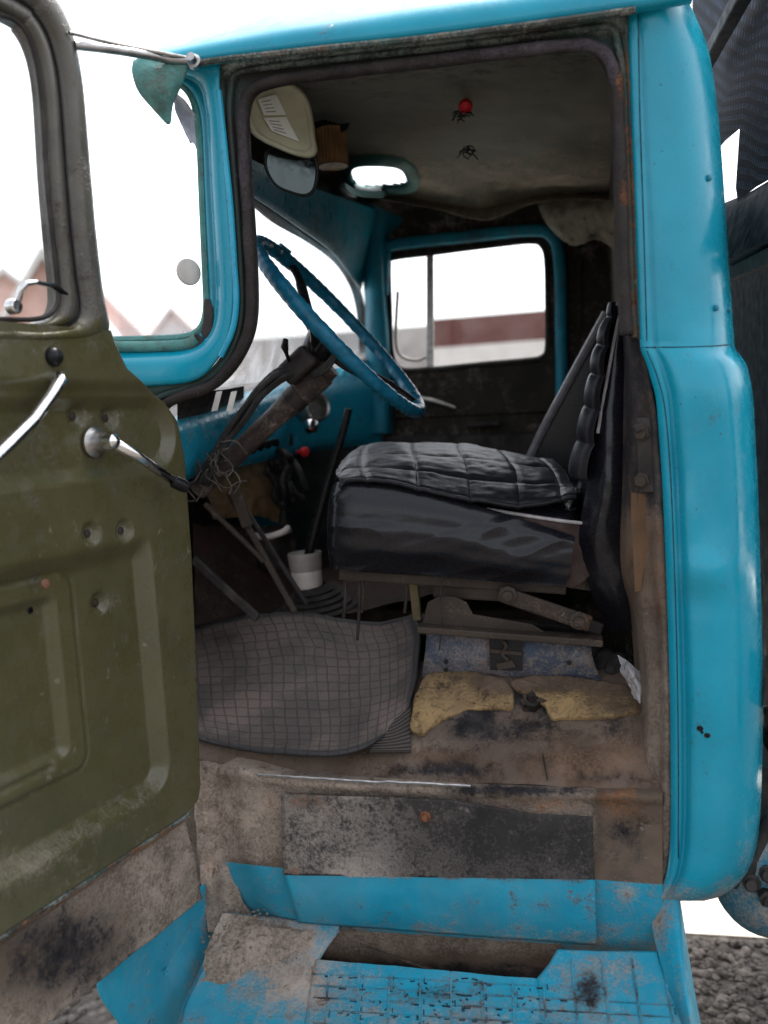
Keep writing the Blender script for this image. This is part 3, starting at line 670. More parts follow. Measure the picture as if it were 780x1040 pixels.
# ================================================================== OPEN DOOR (inner side towards the camera)
DO = at(207, 800, -.02); DA = R(-105); DD = np.array([math.cos(DA), math.sin(DA), 0]); DN = np.array([-DD[1], DD[0], 0.])   # normal faces the camera side
def duz(px, py):
    d = ray(px, py); t = ((DO-CAM)@DN)/(d@DN); P = CAM+d*t
    return np.array([(P-DO)@DD, P[2]])
def dw(u, z, h=0): return np.array([DO[0], DO[1], 0])+DD*u+np.array([0, 0, z])+DN*h
def dp(px, py, h=0): q = duz(px, py); return dw(q[0], q[1], h)
UF = .74                                            # free edge of the door
OUT = [duz(*p) for p in ((109, 322), (118, 350), (130, 375), (152, 394), (172, 410), (184, 428), (191, 465), (198, 560), (203, 680), (207, 795), (205, 810), (198, 820), (191, 826))]
zt = duz(80, 334)[1]; zb = duz(191, 826)[1]
oz = [p[1] for p in OUT][::-1]; ou = [p[0] for p in OUT][::-1]
def uright(z):
    return float(np.interp(z, oz, ou))
def lr(a, b, x): return min(1, max(0, (x-a)/(b-a)))
def dpo(px, py, h):
    d = ray(px, py); t = ((DO+DN*h-CAM)@DN)/(d@DN); return CAM+d*t
def sdbox(u, z, u0, u1, z0, z1, r):
    cx, cz = (u0+u1)/2, (z0+z1)/2; dx = abs(u-cx)-(u1-u0)/2+r; dz = abs(z-cz)-(z1-z0)/2+r
    return math.hypot(max(dx, 0), max(dz, 0))+min(max(dx, dz), 0)-r
uB, zB1 = duz(164, 680)[0], duz(140, 555)[1]; zB0 = duz(100, 843)[1]
uC = duz(92, 690)[0]; zC1 = duz(60, 584)[1]; zC0 = duz(60, 800)[1]; uC2 = duz(74, 700)[0]; zC21 = duz(50, 607)[1]; zC20 = duz(50, 783)[1]
uP = duz(179, 448)[0]; zP1 = duz(120, 402)[1]; zP0 = duz(100, 488)[1]
BOSS = [duz(*p) for p in ((85, 422), (118, 424), (93, 542), (127, 539), (112, 613), (0, 452))]
def relief(u, z):
    h = 0.0
    d = sdbox(u, z, uB, 1.2, zB0, zB1+.1, .055); k = 1-lr(-.024, .0, d)
    h -= .025*k*(1-sst(zB1-.03, zB1+.02, z))
    d = sdbox(u, z, uC, 1.2, zC0, zC1, .03); h += .005*(1-lr(-.006, 0, d))-.003*math.exp(-(d/.0035)**2)
    d = sdbox(u, z, uC2, 1.2, zC20, zC21, .02); h -= .012*(1-lr(-.016, 0, d))
    d = sdbox(u, z, uP, 1.2, zP0, zP1, (zP1-zP0)/2); h -= .016*(1-lr(-.024, .0, d))
    h += .012*sst(zP1+.0, zP1+.03, z)
    h -= .008*sst(zP0-.005, zP0-.05, z)*0
    for b in BOSS:
        r = math.hypot(u-b[0], z-b[1]); h -= .011*(1-sst(.010, .0235, r))
    # slot at the foot of the cover
    a, b = duz(0, 818), duz(63, 779); 
    if z < zC0+.05 and u > b[0]-.02: h -= .006*math.exp(-((z-(b[1]-.002))/.006)**2)*sst(b[0]-.006, b[0]+.006, u)
    return h
n, m = 230, 170; rows = []
for i in range(n):
    z = zt+(zb-zt)*i/(n-1); ur = uright(z); r = []
    for j in range(m):
        s = (j/(m-1))**1.15; u = ur+(UF-ur)*s
        r.append(dw(u, z, relief(u, z)*sst(0, .02, u-ur+.002)-.010*(1-sst(0, .012, u-ur))))
    r.insert(0, dw(ur+.002, z, -.035)); rows.append(r)
rows.append([p+np.array([0, 0, -.004])-DN*.012 for p in rows[-1]])
rows.append([p-DN*.03 for p in rows[-1]])
o = door = loft('door', rows, m_olive, truck); o['label'] = 'olive green pressed door swung open towards the front'
def f(px, py, co):
    low_sheen = sst(40, 0, abs(py-(895-.56*px)))
    d = .12+.16*blob(px, py, 60, 880, 80, 30)*1+.15*sst(330, 350, py)*sst(372, 350, py)+.3*low_sheen*sst(200, 120, px)  # pale band paints in the sheen along the lower bevel
    d += .42*sum(blob(px, py, a, b, 11, 12) for a, b in ((92, 542), (127, 539), (85, 422), (118, 424), (112, 613)))+.25*blob(px, py, 100, 447, 26, 26)  # pale blobs paint highlights into the screw dishes, plus the crank surround
    ru = .35*blob(px, py, 60, 584, 40, 5)+.3*blob(px, py, 0, 760, 10, 60)+.3*blob(px, py, 150, 850, 60, 14)
    return d, ru, .0
paint(o, f); panel = o
# window frame of the door
G_ = [duz(*p) for p in ((12, 15), (26, 26), (36, 42), (43, 64), (48, 100), (53, 180), (58, 240), (63, 292), (62, 312), (54, 323), (38, 328), (10, 327))]
O_ = [duz(*p) for p in ((24, -36), (48, -12), (62, 6), (74, 34), (84, 82), (93, 180), (99, 245), (106, 302), (112, 336), (92, 347), (50, 349), (10, 349))]
ztp = G_[0][1]; G_ = [np.array([UF-.07, G_[-1][1]]), np.array([UF-.05, (ztp+G_[-1][1])/2]), np.array([UF-.08, ztp-.02])]+[np.array([UF-.2, ztp+.005])]+G_
O_ = [np.array([UF, O_[-1][1]]), np.array([UF, (ztp+O_[-1][1])/2]), np.array([UF-.01, O_[0][1]-.03])]+[np.array([UF-.2, O_[0][1]+.01])]+O_
tod = lambda c, d: dw(c[0], c[1], d)
wfr = between('window_frame', G_, O_, 150, [(-.04, -.03), (0, -.012), (.04, .004), (.16, .006), (.26, .002), (.32, -.006), (.36, -.005), (.42, .008), (.5, .014), (.62, .016), (.78, .014), (.92, .006), (1., -.004), (1.01, -.035)], m_frame_grey, door, tofn=tod, closed=True)
def f(px, py, co):
    return .12+.2*blob(px, py, 20, 340, 60, 12), .35*blob(px, py, 45, 325, 25, 8)+.2*blob(px, py, 60, 20, 20, 30), .15
paint(wfr, f)
me = wfr.data; me.materials.append(m_olive)
for p in me.polygons:
    px, py = proj(p.center)
    if py > 322+4*nz(p.center, 30): p.material_index = 1
tube('frame_groove', [tod(c, .0015) for c in [a*(1-.34)+b*.34 for a, b in zip(catmull(G_, 120, True), catmull(O_, 120, True))]], .0025, m_black, door, 6)
bars = [dw(*duz(*p), -.004) for p in ((0, 18), (15, 24), (28, 36), (37, 58), (44, 100), (49, 180), (54, 240), (58, 290), (57, 308), (50, 317), (36, 321), (0, 321))]
tube('vent_frame', [tod(c, -.004) for c in catmull([duz(*p) for p in ((0, 14), (15, 19), (28, 32), (37, 56), (44, 100), (49, 180), (55, 240), (60, 290), (60, 308), (52, 319), (36, 324), (0, 324))], 60)], .0042, m_dark, door, 8)
q = [dw(UF-.05, G_[0][1], -.008), dw(uright(zt)+.03, G_[0][1]-.0, -.008)]
plate('window_glass', [dw(c[0], c[1], -.010) for c in catmull(G_, 60, True)], glass('door window glass', .06), door, .003, -DN)
# vent window latch
vl = tube('vent_latch', [dp(*p) for p in ((12, 310, .012), (10, 296, .024), (13, 290, .03), (22, 289, .032), (34, 292, .032), (44, 296, .03))], [.005, .005, .0045, .004, .0035, .003], m_chrome, door, 10)
o = lathe('latch_base', dp(9, 312, .004), DN, [(.012, 0), (.012, .012), (.009, .016), (0, .016)], m_chrome, door, 16); o1 = o
o = tube('latch_tip', [dp(*p) for p in ((36, 291, .032), (42, 294, .032), (48, 298, .031), (55, 301, .03))], [.003, .0055, .005, .002], m_black, door, 10); vl = join([vl, o1, o], 'vent_latch')
# interior handle and lock knob, crank
lk = lathe('lock_knob', dp(48, 363, .014), DN, [(.016, -.004), (.0155, .004), (.012, .010), (.006, .013), (0, .014)], m_black, door, 20)
dh = tube('door_handle', [dp(*p) for p in ((50, 385, .004), (50, 383, .022), (46, 388, .034), (36, 402, .036), (16, 428, .038), (-10, 452, .040), (-34, 474, .042), (-46, 482, .040))], [.010, .011, .0125, .012, .0125, .013, .0125, .007], m_chrome, door, 14, sq=.8)
cr = lathe('window_crank', dp(101, 449, -.012), DN, [(.027, 0), (.027, .004), (.023, .006), (.018, .012), (.0145, .03), (0, .03)], m_steel, door, 28)
c1 = lathe('crank_hub', dp(101, 449, .012), DN, [(.014, 0), (.015, .012), (.013, .024), (.007, .029), (0, .030)], m_chrome, door, 22)
hubc = dp(101, 449, .028)
k1 = dp(158, 490, .046)
V, Fc = tube_geo([hubc, hubc*.6+k1*.4+DN*.006, k1], [.011, .0088, .0085], 12, sq=.7)
c2 = obj('crank_arm', V, Fc, m_chrome, door)
c3 = lathe('crank_knob', k1, (k1-hubc)*.6+DN*.03, [(.008, -.006), (.012, -.002), (.0125, .014), (.011, .026), (.006, .029), (0, .029)], m_black, door, 18); cr = join([cr, c1, c2, c3], 'window_crank')
for i, b in enumerate(BOSS[:5]):
    s_ = lathe('screw', dw(b[0], b[1], relief(b[0], b[1])-.001), DN, [(.0075, 0), (.0068, .003), (.004, .0042), (0, .0044)], m_brown_metal if i == 4 else m_dark, door, 12)
lathe('screw', dp(44, 593, .004), DN, [(.008, 0), (.007, .003), (0, .004)], simple('reddish screw', (.2, .1, .07), .5, .3), door, 12)
lathe('screw_hole', dp(32, 620, -.003), DN, [(.0065, 0), (.006, .0008), (.004, .001), (.0038, -.004), (0, -.004)], m_black, door, 12)
# lower flap caked with mud
ztf = zb; zfl = duz(208, 922)[1]
rows = []
for i in range(70):
    s = i/69; u0 = .0; r = []
    for j in range(110):
        t = j/109; z = zb+.004+(zfl-zb-.004)*s
        ue = np.interp(s, [0, .1, .25, .45, .6, .8, 1], [.040, .030, .022, .012, .004, .0, .0])
        u = ue+(UF-ue)*t
        h = -.022+.010*sst(.02, .08, s)*(1-sst(.10, .18, s))-.010*sst(.1, .2, s)+.003*fbm(dw(u, z), 16)+.002*fbm(dw(u, z), 50)+.004*sst(.95, 1, s)
        r.append(dw(u, z, h))
    rows.append(r)
fl = loft('lower_flap', rows, m_sill, door, thick=.004); fl['label'] = 'mud caked lower lip of the door'
def f(px, py, co):
    s = (zb-co.z)/(zb-zfl)
    bk = .74*blob(px, py, 70, 960, 90, 50)+.25*blob(px, py, 20, 990, 60, 40)
    return .66-.3*bk+.15*blob(px, py, 150, 930, 60, 60), .5*sst(.16, .08, s)*sst(.0, .03, s), bk*.9
paint(fl, f)
o = tube('bottom_hem', [dw(u, zb-.004, -.008) for u in np.linspace(.045, UF, 40)], .0075, m_jamb, door, 8); paint(o, lambda px, py, co: (.25, .45*sst(.2, .6, nz(co, 20)+.4), .1))

# front end plate of the step (behind the flap)
PLT = [(216, 893), (222, 906), (228, 936), (222, 970), (210, 1002), (202, 1032), (195, 1075), (140, 1085), (124, 1045), (104, 985)]
cx, cy = 168, 985
rows = []
for k in range(14):
    t = k/13; rows.append([dpo(cx+(x-cx)*t, cy+(y-cy)*t, -.06+.012*math.sin(t*1.5)) for x, y, _ in catmull([(a, b, 0) for a, b in PLT], 60, True)])
o = loft('front_end_plate', rows, m_blue_worn, truck, closed=True, thick=.004)
paint(o, lambda px, py, co: (.05+.85*blob(px, py, 222, 930, 14, 34)+.3*blob(px, py, 195, 1000, 10, 30), 0, 0))

# ================================================================== CAB INTERIOR
# ---- shell: far side, rear wall, firewall, floor
def quad(name, P, mat, parent, n=24, m=24, disp=None, **k):
    A, B, C_, D = [np.array(p, float) for p in P]
    return loft(name, [[(A*(1-t)+D*t)*(1-s)+(B*(1-t)+C_*t)*s for t in np.linspace(0, 1, m)] for s in np.linspace(0, 1, n)], mat, parent, disp=disp, **k)
YF = 1.5
# rear wall of the cab
quad('rear_wall', [(.50, .09, 1.0), (.50, YF+.05, 1.0), (.49, YF+.05, 2.5), (.47, .06, 2.5)], m_card, truck, 20, 20)
quad('rear_wall_skin', [(.545, .13, .9), (.545, YF+.08, .9), (.545, YF+.08, 2.5), (.545, .10, 2.5)], m_blue_in, truck, 3, 3)
quad('rear_quarter', [(.345, YF+.02, .95), (.52, YF+.02, .95), (.52, YF+.02, 2.52), (.345, YF+.02, 2.52)], m_card, truck, 6, 6)
loft('rear_post_lining', [[at(x, y, Y) for x, Y in ((xl, .42), (655, .26), (690, .22))] for y, xl in ((60, 634), (280, 638), (340, 632), (480, 614), (640, 612), (800, 612))], m_card, truck)
quad('firewall', [(-.86, -.02, .8), (-.86, YF+.05, .8), (-.66, YF+.05, 1.8), (-.66, .06, 1.8)], m_dark, truck, 20, 30, disp=lambda v, u: (.02*fbm(v, 5), 0, 0))
# floor: sill lip -> foot well -> tunnel, seat riser on the right
rows = [[(190, 768, .035), (260, 782, .03), (360, 791, .02), (440, 795, .018), (520, 797, .015), (600, 799, .015), (672, 803, .02)],
        [(190, 740, .09), (260, 750, .08), (360, 765, .06), (440, 762, .05), (520, 762, .05), (600, 766, .05), (672, 772, .05)],
        [(190, 700, .25), (260, 708, .22), (360, 722, .16), (440, 722, .11), (520, 724, .11), (600, 728, .11), (672, 732, .10)],
        [(190, 655, .50), (260, 660, .47), (360, 668, .36), (440, 690, .19), (520, 690, .19), (600, 692, .19), (672, 690, .18)],
        [(190, 628, .75), (260, 628, .72), (360, 632, .60), (440, 676, .23), (520, 676, .23), (600, 678, .23), (672, 676, .23)]]
fl_ = surf('floor', rows, 60, 80, m_floor, truck, disp=lambda v, u: (0, 0, .004*fbm(v, 11)))
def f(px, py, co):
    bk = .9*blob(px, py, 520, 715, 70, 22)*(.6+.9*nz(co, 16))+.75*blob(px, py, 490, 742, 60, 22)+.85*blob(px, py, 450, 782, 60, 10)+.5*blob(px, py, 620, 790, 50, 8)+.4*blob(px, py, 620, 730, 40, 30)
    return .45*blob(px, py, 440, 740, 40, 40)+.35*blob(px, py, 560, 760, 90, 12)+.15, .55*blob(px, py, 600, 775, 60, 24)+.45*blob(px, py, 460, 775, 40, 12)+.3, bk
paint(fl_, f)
tube('floor_seam', path([(541, 700, .17), (545, 735, .10), (552, 770, .04), (556, 792, .012)], 24), .0016, m_dark, fl_, 6)
quad('tunnel', [(-.85, .62, 1.15), (.1, .58, 1.28), (.5, 1.5, 1.28), (-.85, 1.5, 1.2)], m_redbrown, truck, 24, 24, disp=lambda v, u: (0, 0, .03*fbm(v, 4)))
quad('floor_under', [(-.86, .14, .93), (.5, .14, .93), (.5, 1.5, .93), (-.86, 1.5, .93)], m_dark, truck, 3, 3)

# ---- far door with its window
WIN = [(395, 268), (399, 262), (437, 257), (500, 249), (540, 245), (551, 250), (555, 264), (556, 300), (556, 352), (550, 363), (535, 366), (490, 370), (440, 375), (412, 376), (402, 371), (397, 355), (396, 320), (395, 290)]
WIN = catmull([(*p, YF) for p in WIN], 90, True)
cx, cy = 476, 312
def ring(k, dy=0): return [at(cx+(x-cx)*k, cy+(y-cy)*k, YF+dy) for x, y, _ in WIN]
def rect(x0, y0, x1, y1, dy=0):
    R_ = []
    for x, y, _ in WIN:
        a = math.atan2(y-cy, x-cx); c, s = math.cos(a), math.sin(a)
        k = min(((x1 if c > 0 else x0)-cx)/c if abs(c) > 1e-6 else 1e9, ((y1 if s > 0 else y0)-cy)/s if abs(s) > 1e-6 else 1e9)
        R_.append(at(cx+c*k, cy+s*k, YF+dy))
    return R_
def ringloft(name, Rs, mat, parent): return loft(name, [[r[i] for r in Rs] for i in list(range(len(Rs[0])))+[0]], mat, parent)
pd = ringloft('passenger_door', [rect(372, 200, 590, 620, .0), [a*.5+b*.5 for a, b in zip(rect(372, 200, 590, 620), ring(1.12))], ring(1.10, -.012), ring(1.05, -.012), ring(1.02, .0), ring(1.0, .03)], m_card, truck)
pd['label'] = 'dark far side door with its window'
def arch(pts, r, mat, nm): return tube(nm, [at(*p) for p in catmull(pts, 50)], r, mat, pd, 10)
arch([(389, 300, YF-.03), (391, 258, YF-.03), (400, 249, YF-.03), (470, 241, YF-.03), (540, 234, YF-.03), (560, 240, YF-.03), (568, 262, YF-.03), (570, 330, YF-.03), (571, 440, YF-.03)], .021, m_blue_in, 'door_surround')
tube('window_rubber', [at(x, y, YF-.012) for x, y, _ in WIN]+[at(WIN[0][0], WIN[0][1], YF-.012)], .010, m_rubber, pd, 8)
bar('vent_divider', at(437, 250, YF+.01), at(437, 378, YF+.01), .024, .02, m_steel, pd, (0, 1, 0))
arch([(404, 296, YF+.005), (402, 345, YF+.005), (408, 362, YF+.005), (424, 366, YF+.005), (433, 362, YF+.005)], .006, m_white, 'vent_frame')  # white colour paints in the glow at the vent frame
V = [at(x, y, YF+.02) for x, y, _ in WIN]
obj('window_glass', V, [tuple(range(len(V)))], glass('far window glass', .03, (.96, .97, .97)), pd, smooth=False)
tube('inner_handle', [at(*p) for p in ((425, 404, YF-.04), (440, 407, YF-.06), (462, 414, YF-.06))], [.009, .008, .005], m_steel, pd, 10)
bar('arm_pull', at(474, 432, YF-.05), at(508, 430, YF-.05), .03, .018, m_dark, pd, (0, 0, 1), .006)
bar('door_rail', at(385, 424, YF-.012), at(570, 416, YF-.012), .02, .012, m_card, pd, (0, 0, 1), .004)
plate('door_pocket', [at(x, y, YF-.02) for x, y in ((392, 442), (545, 440), (548, 520), (392, 520))], m_dark, pd, .012, (0, -1, 0), .004)
quad('far_side_skin', [(-.9, YF+.06, .9), (.545, YF+.06, .9), (.545, YF+.06, 1.86), (-.9, YF+.06, 1.86)], m_blue_in, truck, 3, 3)
quad('kick_lining', [(-.88, YF+.04, .9), (.54, YF+.04, .9), (.54, YF+.04, 1.84), (-.88, YF+.04, 1.84)], m_dark, truck, 3, 3)

# ---- headliner with its sagging edge
rows = []
for i in range(60):
    s = i/59; px = None; r = []
    near = [(236, 84, .03), (300, 70, .03), (430, 52, .03), (560, 32, .03), (660, 20, .03)]
    mid = [(285, 108, .45), (340, 104, .45), (440, 98, .45), (560, 96, .45), (665, 92, .45)]
    md2 = [(325, 150, .95), (370, 156, .95), (450, 160, .95), (560, 158, .95), (650, 160, .95)]
    far = [(346, 186, 1.34), (390, 196, 1.34), (440, 206, 1.34), (492, 212, 1.34), (540, 200, 1.34), (590, 196, 1.34), (640, 196, 1.34)]
hl = surf('headliner', [near, mid, md2, far], 60, 70, m_liner, truck, disp=lambda v, u: (0, 0, .006*fbm(v, 5)+.004*fbm(v, 13)))
paint(hl, lambda px, py, co: (.62*sst(.85, 1.3, co.y)+.12+.2*nz(co, 3), 0, .35*sst(.5, .1, co.y)+.15*nz(co, 5, 3)))  # lighter layer towards the far edge, darker towards the near edge
# drooping cloth edge towards the far side
sag = [[(385, 196, 1.33), (440, 206, 1.33), (492, 212, 1.33), (540, 200, 1.33), (585, 197, 1.33), (640, 200, 1.25)],
       [(385, 202, 1.29), (440, 212, 1.29), (492, 224, 1.28), (540, 208, 1.29), (590, 203, 1.29), (640, 206, 1.2)],
       [(385, 200, 1.40), (440, 206, 1.40), (492, 214, 1.40), (540, 204, 1.40), (590, 200, 1.40), (640, 200, 1.36)]]
hem_ = surf('liner_hem', sag, 14, 60, m_liner, hl, disp=lambda v, u: (0, 0, .004*fbm(v, 14)))
surf('far_cornice', [[(360, 190, 1.36), (460, 196, 1.42), (580, 190, 1.46), (660, 186, 1.46)], [(365, 222, 1.49), (460, 232, 1.5), (580, 226, 1.5), (660, 226, 1.5)], [(368, 246, 1.5), (460, 246, 1.505), (580, 240, 1.505), (660, 240, 1.505)]], 16, 30, m_card, truck)
paint(hem_, lambda px, py, co: (.55+.15*nz(co, 6), 0, 0))
# drooped cloth in the rear corner
surf('torn_liner', [[(545, 206, 1.1), (575, 203, 1.1), (600, 203, 1.0), (632, 206, .9)], [(552, 222, 1.08), (580, 216, 1.0), (604, 216, .95), (632, 222, .88)], [(562, 236, 1.12), (588, 236, 1.05), (608, 234, 1.0), (632, 240, .95)], [(580, 250, 1.2), (594, 247, 1.15), (612, 246, 1.1), (632, 262, 1.05)]], 26, 34, m_liner, hl, disp=lambda v, u: (0, .02*fbm(v, 12), .01*fbm(v, 17))); paint([c for c in hl.children if c.name.startswith('torn_liner')][0], lambda px, py, co: (.35+.2*nz(co, 7), 0, .25))

# ---- far front pillar, windscreen header and glass
surf('far_pillar', [[(360, 200, 1.42), (372, 205, 1.40), (392, 214, 1.42), (410, 222, 1.48)], [(364, 240, 1.46), (376, 238, 1.42), (388, 240, 1.43), (394, 246, 1.49)], [(370, 300, 1.47), (378, 298, 1.43), (389, 298, 1.44), (394, 298, 1.5)], [(371, 345, 1.47), (379, 345, 1.43), (392, 345, 1.44), (397, 345, 1.5)], [(371, 440, 1.46), (380, 440, 1.42), (394, 440, 1.43), (400, 440, 1.5)]], 40, 20, m_blue_in, truck)
surf('windscreen_header', [[(236, 150, .06), (262, 165, .25), (300, 184, .6), (340, 198, 1.0), (385, 214, 1.42)], [(236, 172, .08), (262, 184, .27), (300, 205, .62), (340, 226, 1.02), (378, 244, 1.44)], [(240, 190, .10), (262, 202, .29), (300, 226, .64), (340, 254, 1.05), (368, 290, 1.47)], [(238, 188, .14), (260, 202, .33), (298, 228, .68), (338, 258, 1.09), (366, 296, 1.5)]], 20, 50, m_blue_in, truck)
surf('cowl_vault', [[(232, 82, .06), (285, 104, .46), (325, 148, .96), (350, 186, 1.36)], [(222, 120, .22), (262, 138, .62), (318, 172, 1.08), (362, 200, 1.44)], [(234, 150, .07), (262, 165, .26), (300, 184, .61), (385, 214, 1.43)]], 14, 30, m_card, truck)
wr = tube('windscreen_rubber', [atx(*p) for p in catmull([(246, 192, -.325), (262, 204, -.34), (282, 221, -.37), (315, 241, -.405), (342, 262, -.405), (358, 286, -.395), (366, 312, -.39), (369, 345, -.395), (369, 385, -.41)], 60)], .018, m_rubber, truck, 8)
# glass with dust low down
surf('windscreen_glass', [[(214, 190, .08), (262, 206, .31), (315, 243, .9), (372, 280, 1.5)], [(214, 320, .12), (262, 320, .36), (315, 320, .98), (374, 330, 1.52)], [(200, 396, .2), (262, 388, .5), (315, 380, 1.05), (376, 366, 1.53)]], 12, 20, m_ws, truck)

# ---- dashboard
db = surf('dashboard', [[(172, 424, .26), (235, 404, .62), (280, 388, .95), (325, 377, 1.25), (388, 362, 1.50)], [(172, 436, .20), (235, 416, .55), (280, 402, .88), (322, 389, 1.2), (388, 376, 1.48)], [(172, 450, .19), (235, 434, .54), (280, 421, .87), (322, 408, 1.18), (388, 395, 1.46)], [(172, 482, .21), (235, 466, .56), (280, 456, .89), (322, 448, 1.2), (388, 436, 1.48)], [(172, 492, .26), (235, 476, .62), (280, 466, .95), (322, 458, 1.26), (388, 450, 1.5)]], 30, 60, m_blue_dash, truck)
surf('dash_top', [[(172, 424, .26), (235, 404, .62), (280, 388, .95), (325, 377, 1.25), (388, 362, 1.50)], [(166, 412, .5), (225, 390, .9), (262, 378, 1.25), (300, 368, 1.5), (380, 352, 1.75)]], 6, 30, m_dark, db)
surf('scuttle', [[(180, 384, .2), (214, 396, .34), (248, 392, .62)], [(180, 440, .3), (214, 430, .5), (248, 420, .75)]], 6, 10, m_dark, truck)
for x in (219, 234): plate('sky_slit', [at(x-4, 418, .30), at(x+2, 417, .30), at(x+7, 397, .32), at(x+1, 398, .32)], m_white, truck, .002, (0, -1, 0))  # white plates stand in for slits of bright sky
for x, y, Y in ((242, 458, .5), (250, 456, .55), (258, 453, .62), (266, 451, .68), (274, 449, .74)):
    lathe('dash_knob', at(x, y, Y), (1, -.5, -.1), [(.006, -.01), (.006, .012), (.011, .014), (.012, .026), (0, .028)], m_black, db, 12)
plate('switch_plate', [at(x, y, 1.0) for x, y in ((286, 442), (297, 440), (298, 452), (287, 454))], m_dark, db, .004, (0, -1, 0))
lathe('red_knob', at(307, 459, .95), (.8, -.6, 0), [(.004, -.03), (.008, 0), (.015, .006), (.016, .014), (.010, .022), (0, .024)], m_red, db, 14)
lathe('dash_highlight', at(318, 432, 1.0), (.9, -.5, .1), [(.022, -.02), (.022, .0), (.018, .006), (0, .010)], m_chrome, db, 18)  # chrome disc added for a bright highlight on the dash
lathe('instrument_pod', at(322, 412, 1.05), (.8, -.6, .2), [(.05, -.05), (.05, .0), (.044, .008), (.04, 0), (0, -.002)], m_steel, db, 24)
# wipers seen through the lower corner

# ---- steering column, switch, loom
cA, cB = at(200, 498, .38), at(346, 362, .38); ax = Vector(cB-cA).normalized()
colm = tube('steering_column', [cA*(1-t)+cB*t for t in np.linspace(0, .93, 14)], [.025]*9+[.029]*4+[.026], m_col, truck, 20)
lathe('column_collar', cA*.18+cB*.82, ax, [(.026, -.04), (.032, -.038), (.032, .03), (.027, .034)], m_col, colm, 22)
sw = at(303, 372, .345)
V, Fc = bar_geo(sw-np.array(ax)*.04, sw+np.array(ax)*.045, .055, .06, (0, 1, 0))
o = obj('indicator_switch', V, Fc, m_dark, colm, smooth=False); md = o.modifiers.new('bevel', 'BEVEL'); md.width = .012; md.segments = 3
tube('indicator_lever', [at(294, 368, .32), at(291, 359, .30), at(289, 352, .29), at(290, 345, .28)], [.004, .0045, .009, .006], m_black, colm, 10)
lathe('switch_clamp', cA*.30+cB*.70, ax, [(.025, -.016), (.031, -.015), (.031, .015), (.025, .016)], m_dark, colm, 22)
L = []
for k in range(9):
    a = rnd.uniform(-5, 7); b = rnd.uniform(-9, 5); c = rnd.uniform(-.02, .02)
    L.append(([at(*p) for p in catmull([(300+a, 378+b*.4, .33), (282+a, 384+b, .32+c), (262+a*.6, 402+b, .32), (245+a, 424+b, .32+c), (228+a*.5, 448+b, .32), (214+a, 470+b*.6, .32), (206+a, 492, .33)], 26)], rnd.choice((.0035, .005, .0065))))
for k in range(7):
    a = rnd.uniform(-6, 6)
    L.append(([at(*p) for p in catmull([(316+a, 358, .33), (322+a, 343+a, .31), (334, 338+a, .32), (342+a*.4, 350, .33), (336, 368+a, .32), (318, 382+a*.5, .32)], 22)], .0032))
tubes('wiring_loom', L, m_cable, colm)
L = []
for k in range(16):
    x, y = rnd.uniform(202, 226), rnd.uniform(452, 480); P = [(x, y, .31)]
    for q in range(4): P.append((P[-1][0]+rnd.uniform(-11, 13), P[-1][1]+rnd.uniform(-8, 17), .31+rnd.uniform(-.03, .03)))
    L.append(([at(*p) for p in catmull(P, 18)], rnd.choice((.0011, .0016, .002))))
tubes('loose_wires', L, m_wire, colm, 5)

# ---- steering wheel
C = (at(268, 247, .38)+at(424, 419, .38))/2; e1 = at(424, 419, .38)-at(268, 247, .38); Rw = np.linalg.norm(e1)/2-.004; e1 /= np.linalg.norm(e1); e2 = np.array([0, 1., 0]); e2 -= e1*(e2@e1); e2 /= np.linalg.norm(e2); nW = np.cross(e2, e1); nW = nW if nW[2] > 0 else -nW
rows = []
for i in range(241):
    q = 2*math.pi*i/240; c = C+(e1*math.cos(q)+e2*math.sin(q))*Rw; o_ = e1*math.cos(q)+e2*math.sin(q); r = []
    gp = .0142*(1+.10*abs(math.sin(q*34)))+.001*math.sin(q*3)
    for s in range(14):
        t = 2*math.pi*s/14; inn = max(0, -math.cos(t)); k = gp*(1+.16*inn*(math.sin(q*26)))
        r.append(c+o_*math.cos(t)*k+nW*math.sin(t)*k*1.05)
    rows.append(r)
sw_ = loft('steering_wheel', rows, m_wheel, truck, closed=True)
for k, q in enumerate((0.35, math.pi-.5, math.pi*1.5)):
    d = e1*math.cos(q)+e2*math.sin(q)
    rr = [C-nW*.055+d*.03, C-nW*.05+d*.07, C-nW*.03+d*.13, C-nW*.008+d*.20, C+d*(Rw-.004)]
    tube('spoke', catmull(rr, 16), [.016]*6+[.014]*5+[.011]*5, m_black, sw_, 10, sq=.6)
lathe('hub', C-nW*.06, nW, [(.03, -.06), (.034, -.03), (.045, 0), (.05, .012), (.042, .026), (.02, .032), (0, .033)], m_black, sw_, 26)
tube('rim_wire_tie', [C-e1*(Rw-.02)+e2*.10+nW*.0, C-e1*(Rw+.012)+e2*.11+nW*.014, C-e1*(Rw-.012)+e2*.13+nW*.016], .005, m_wheel, sw_, 8)

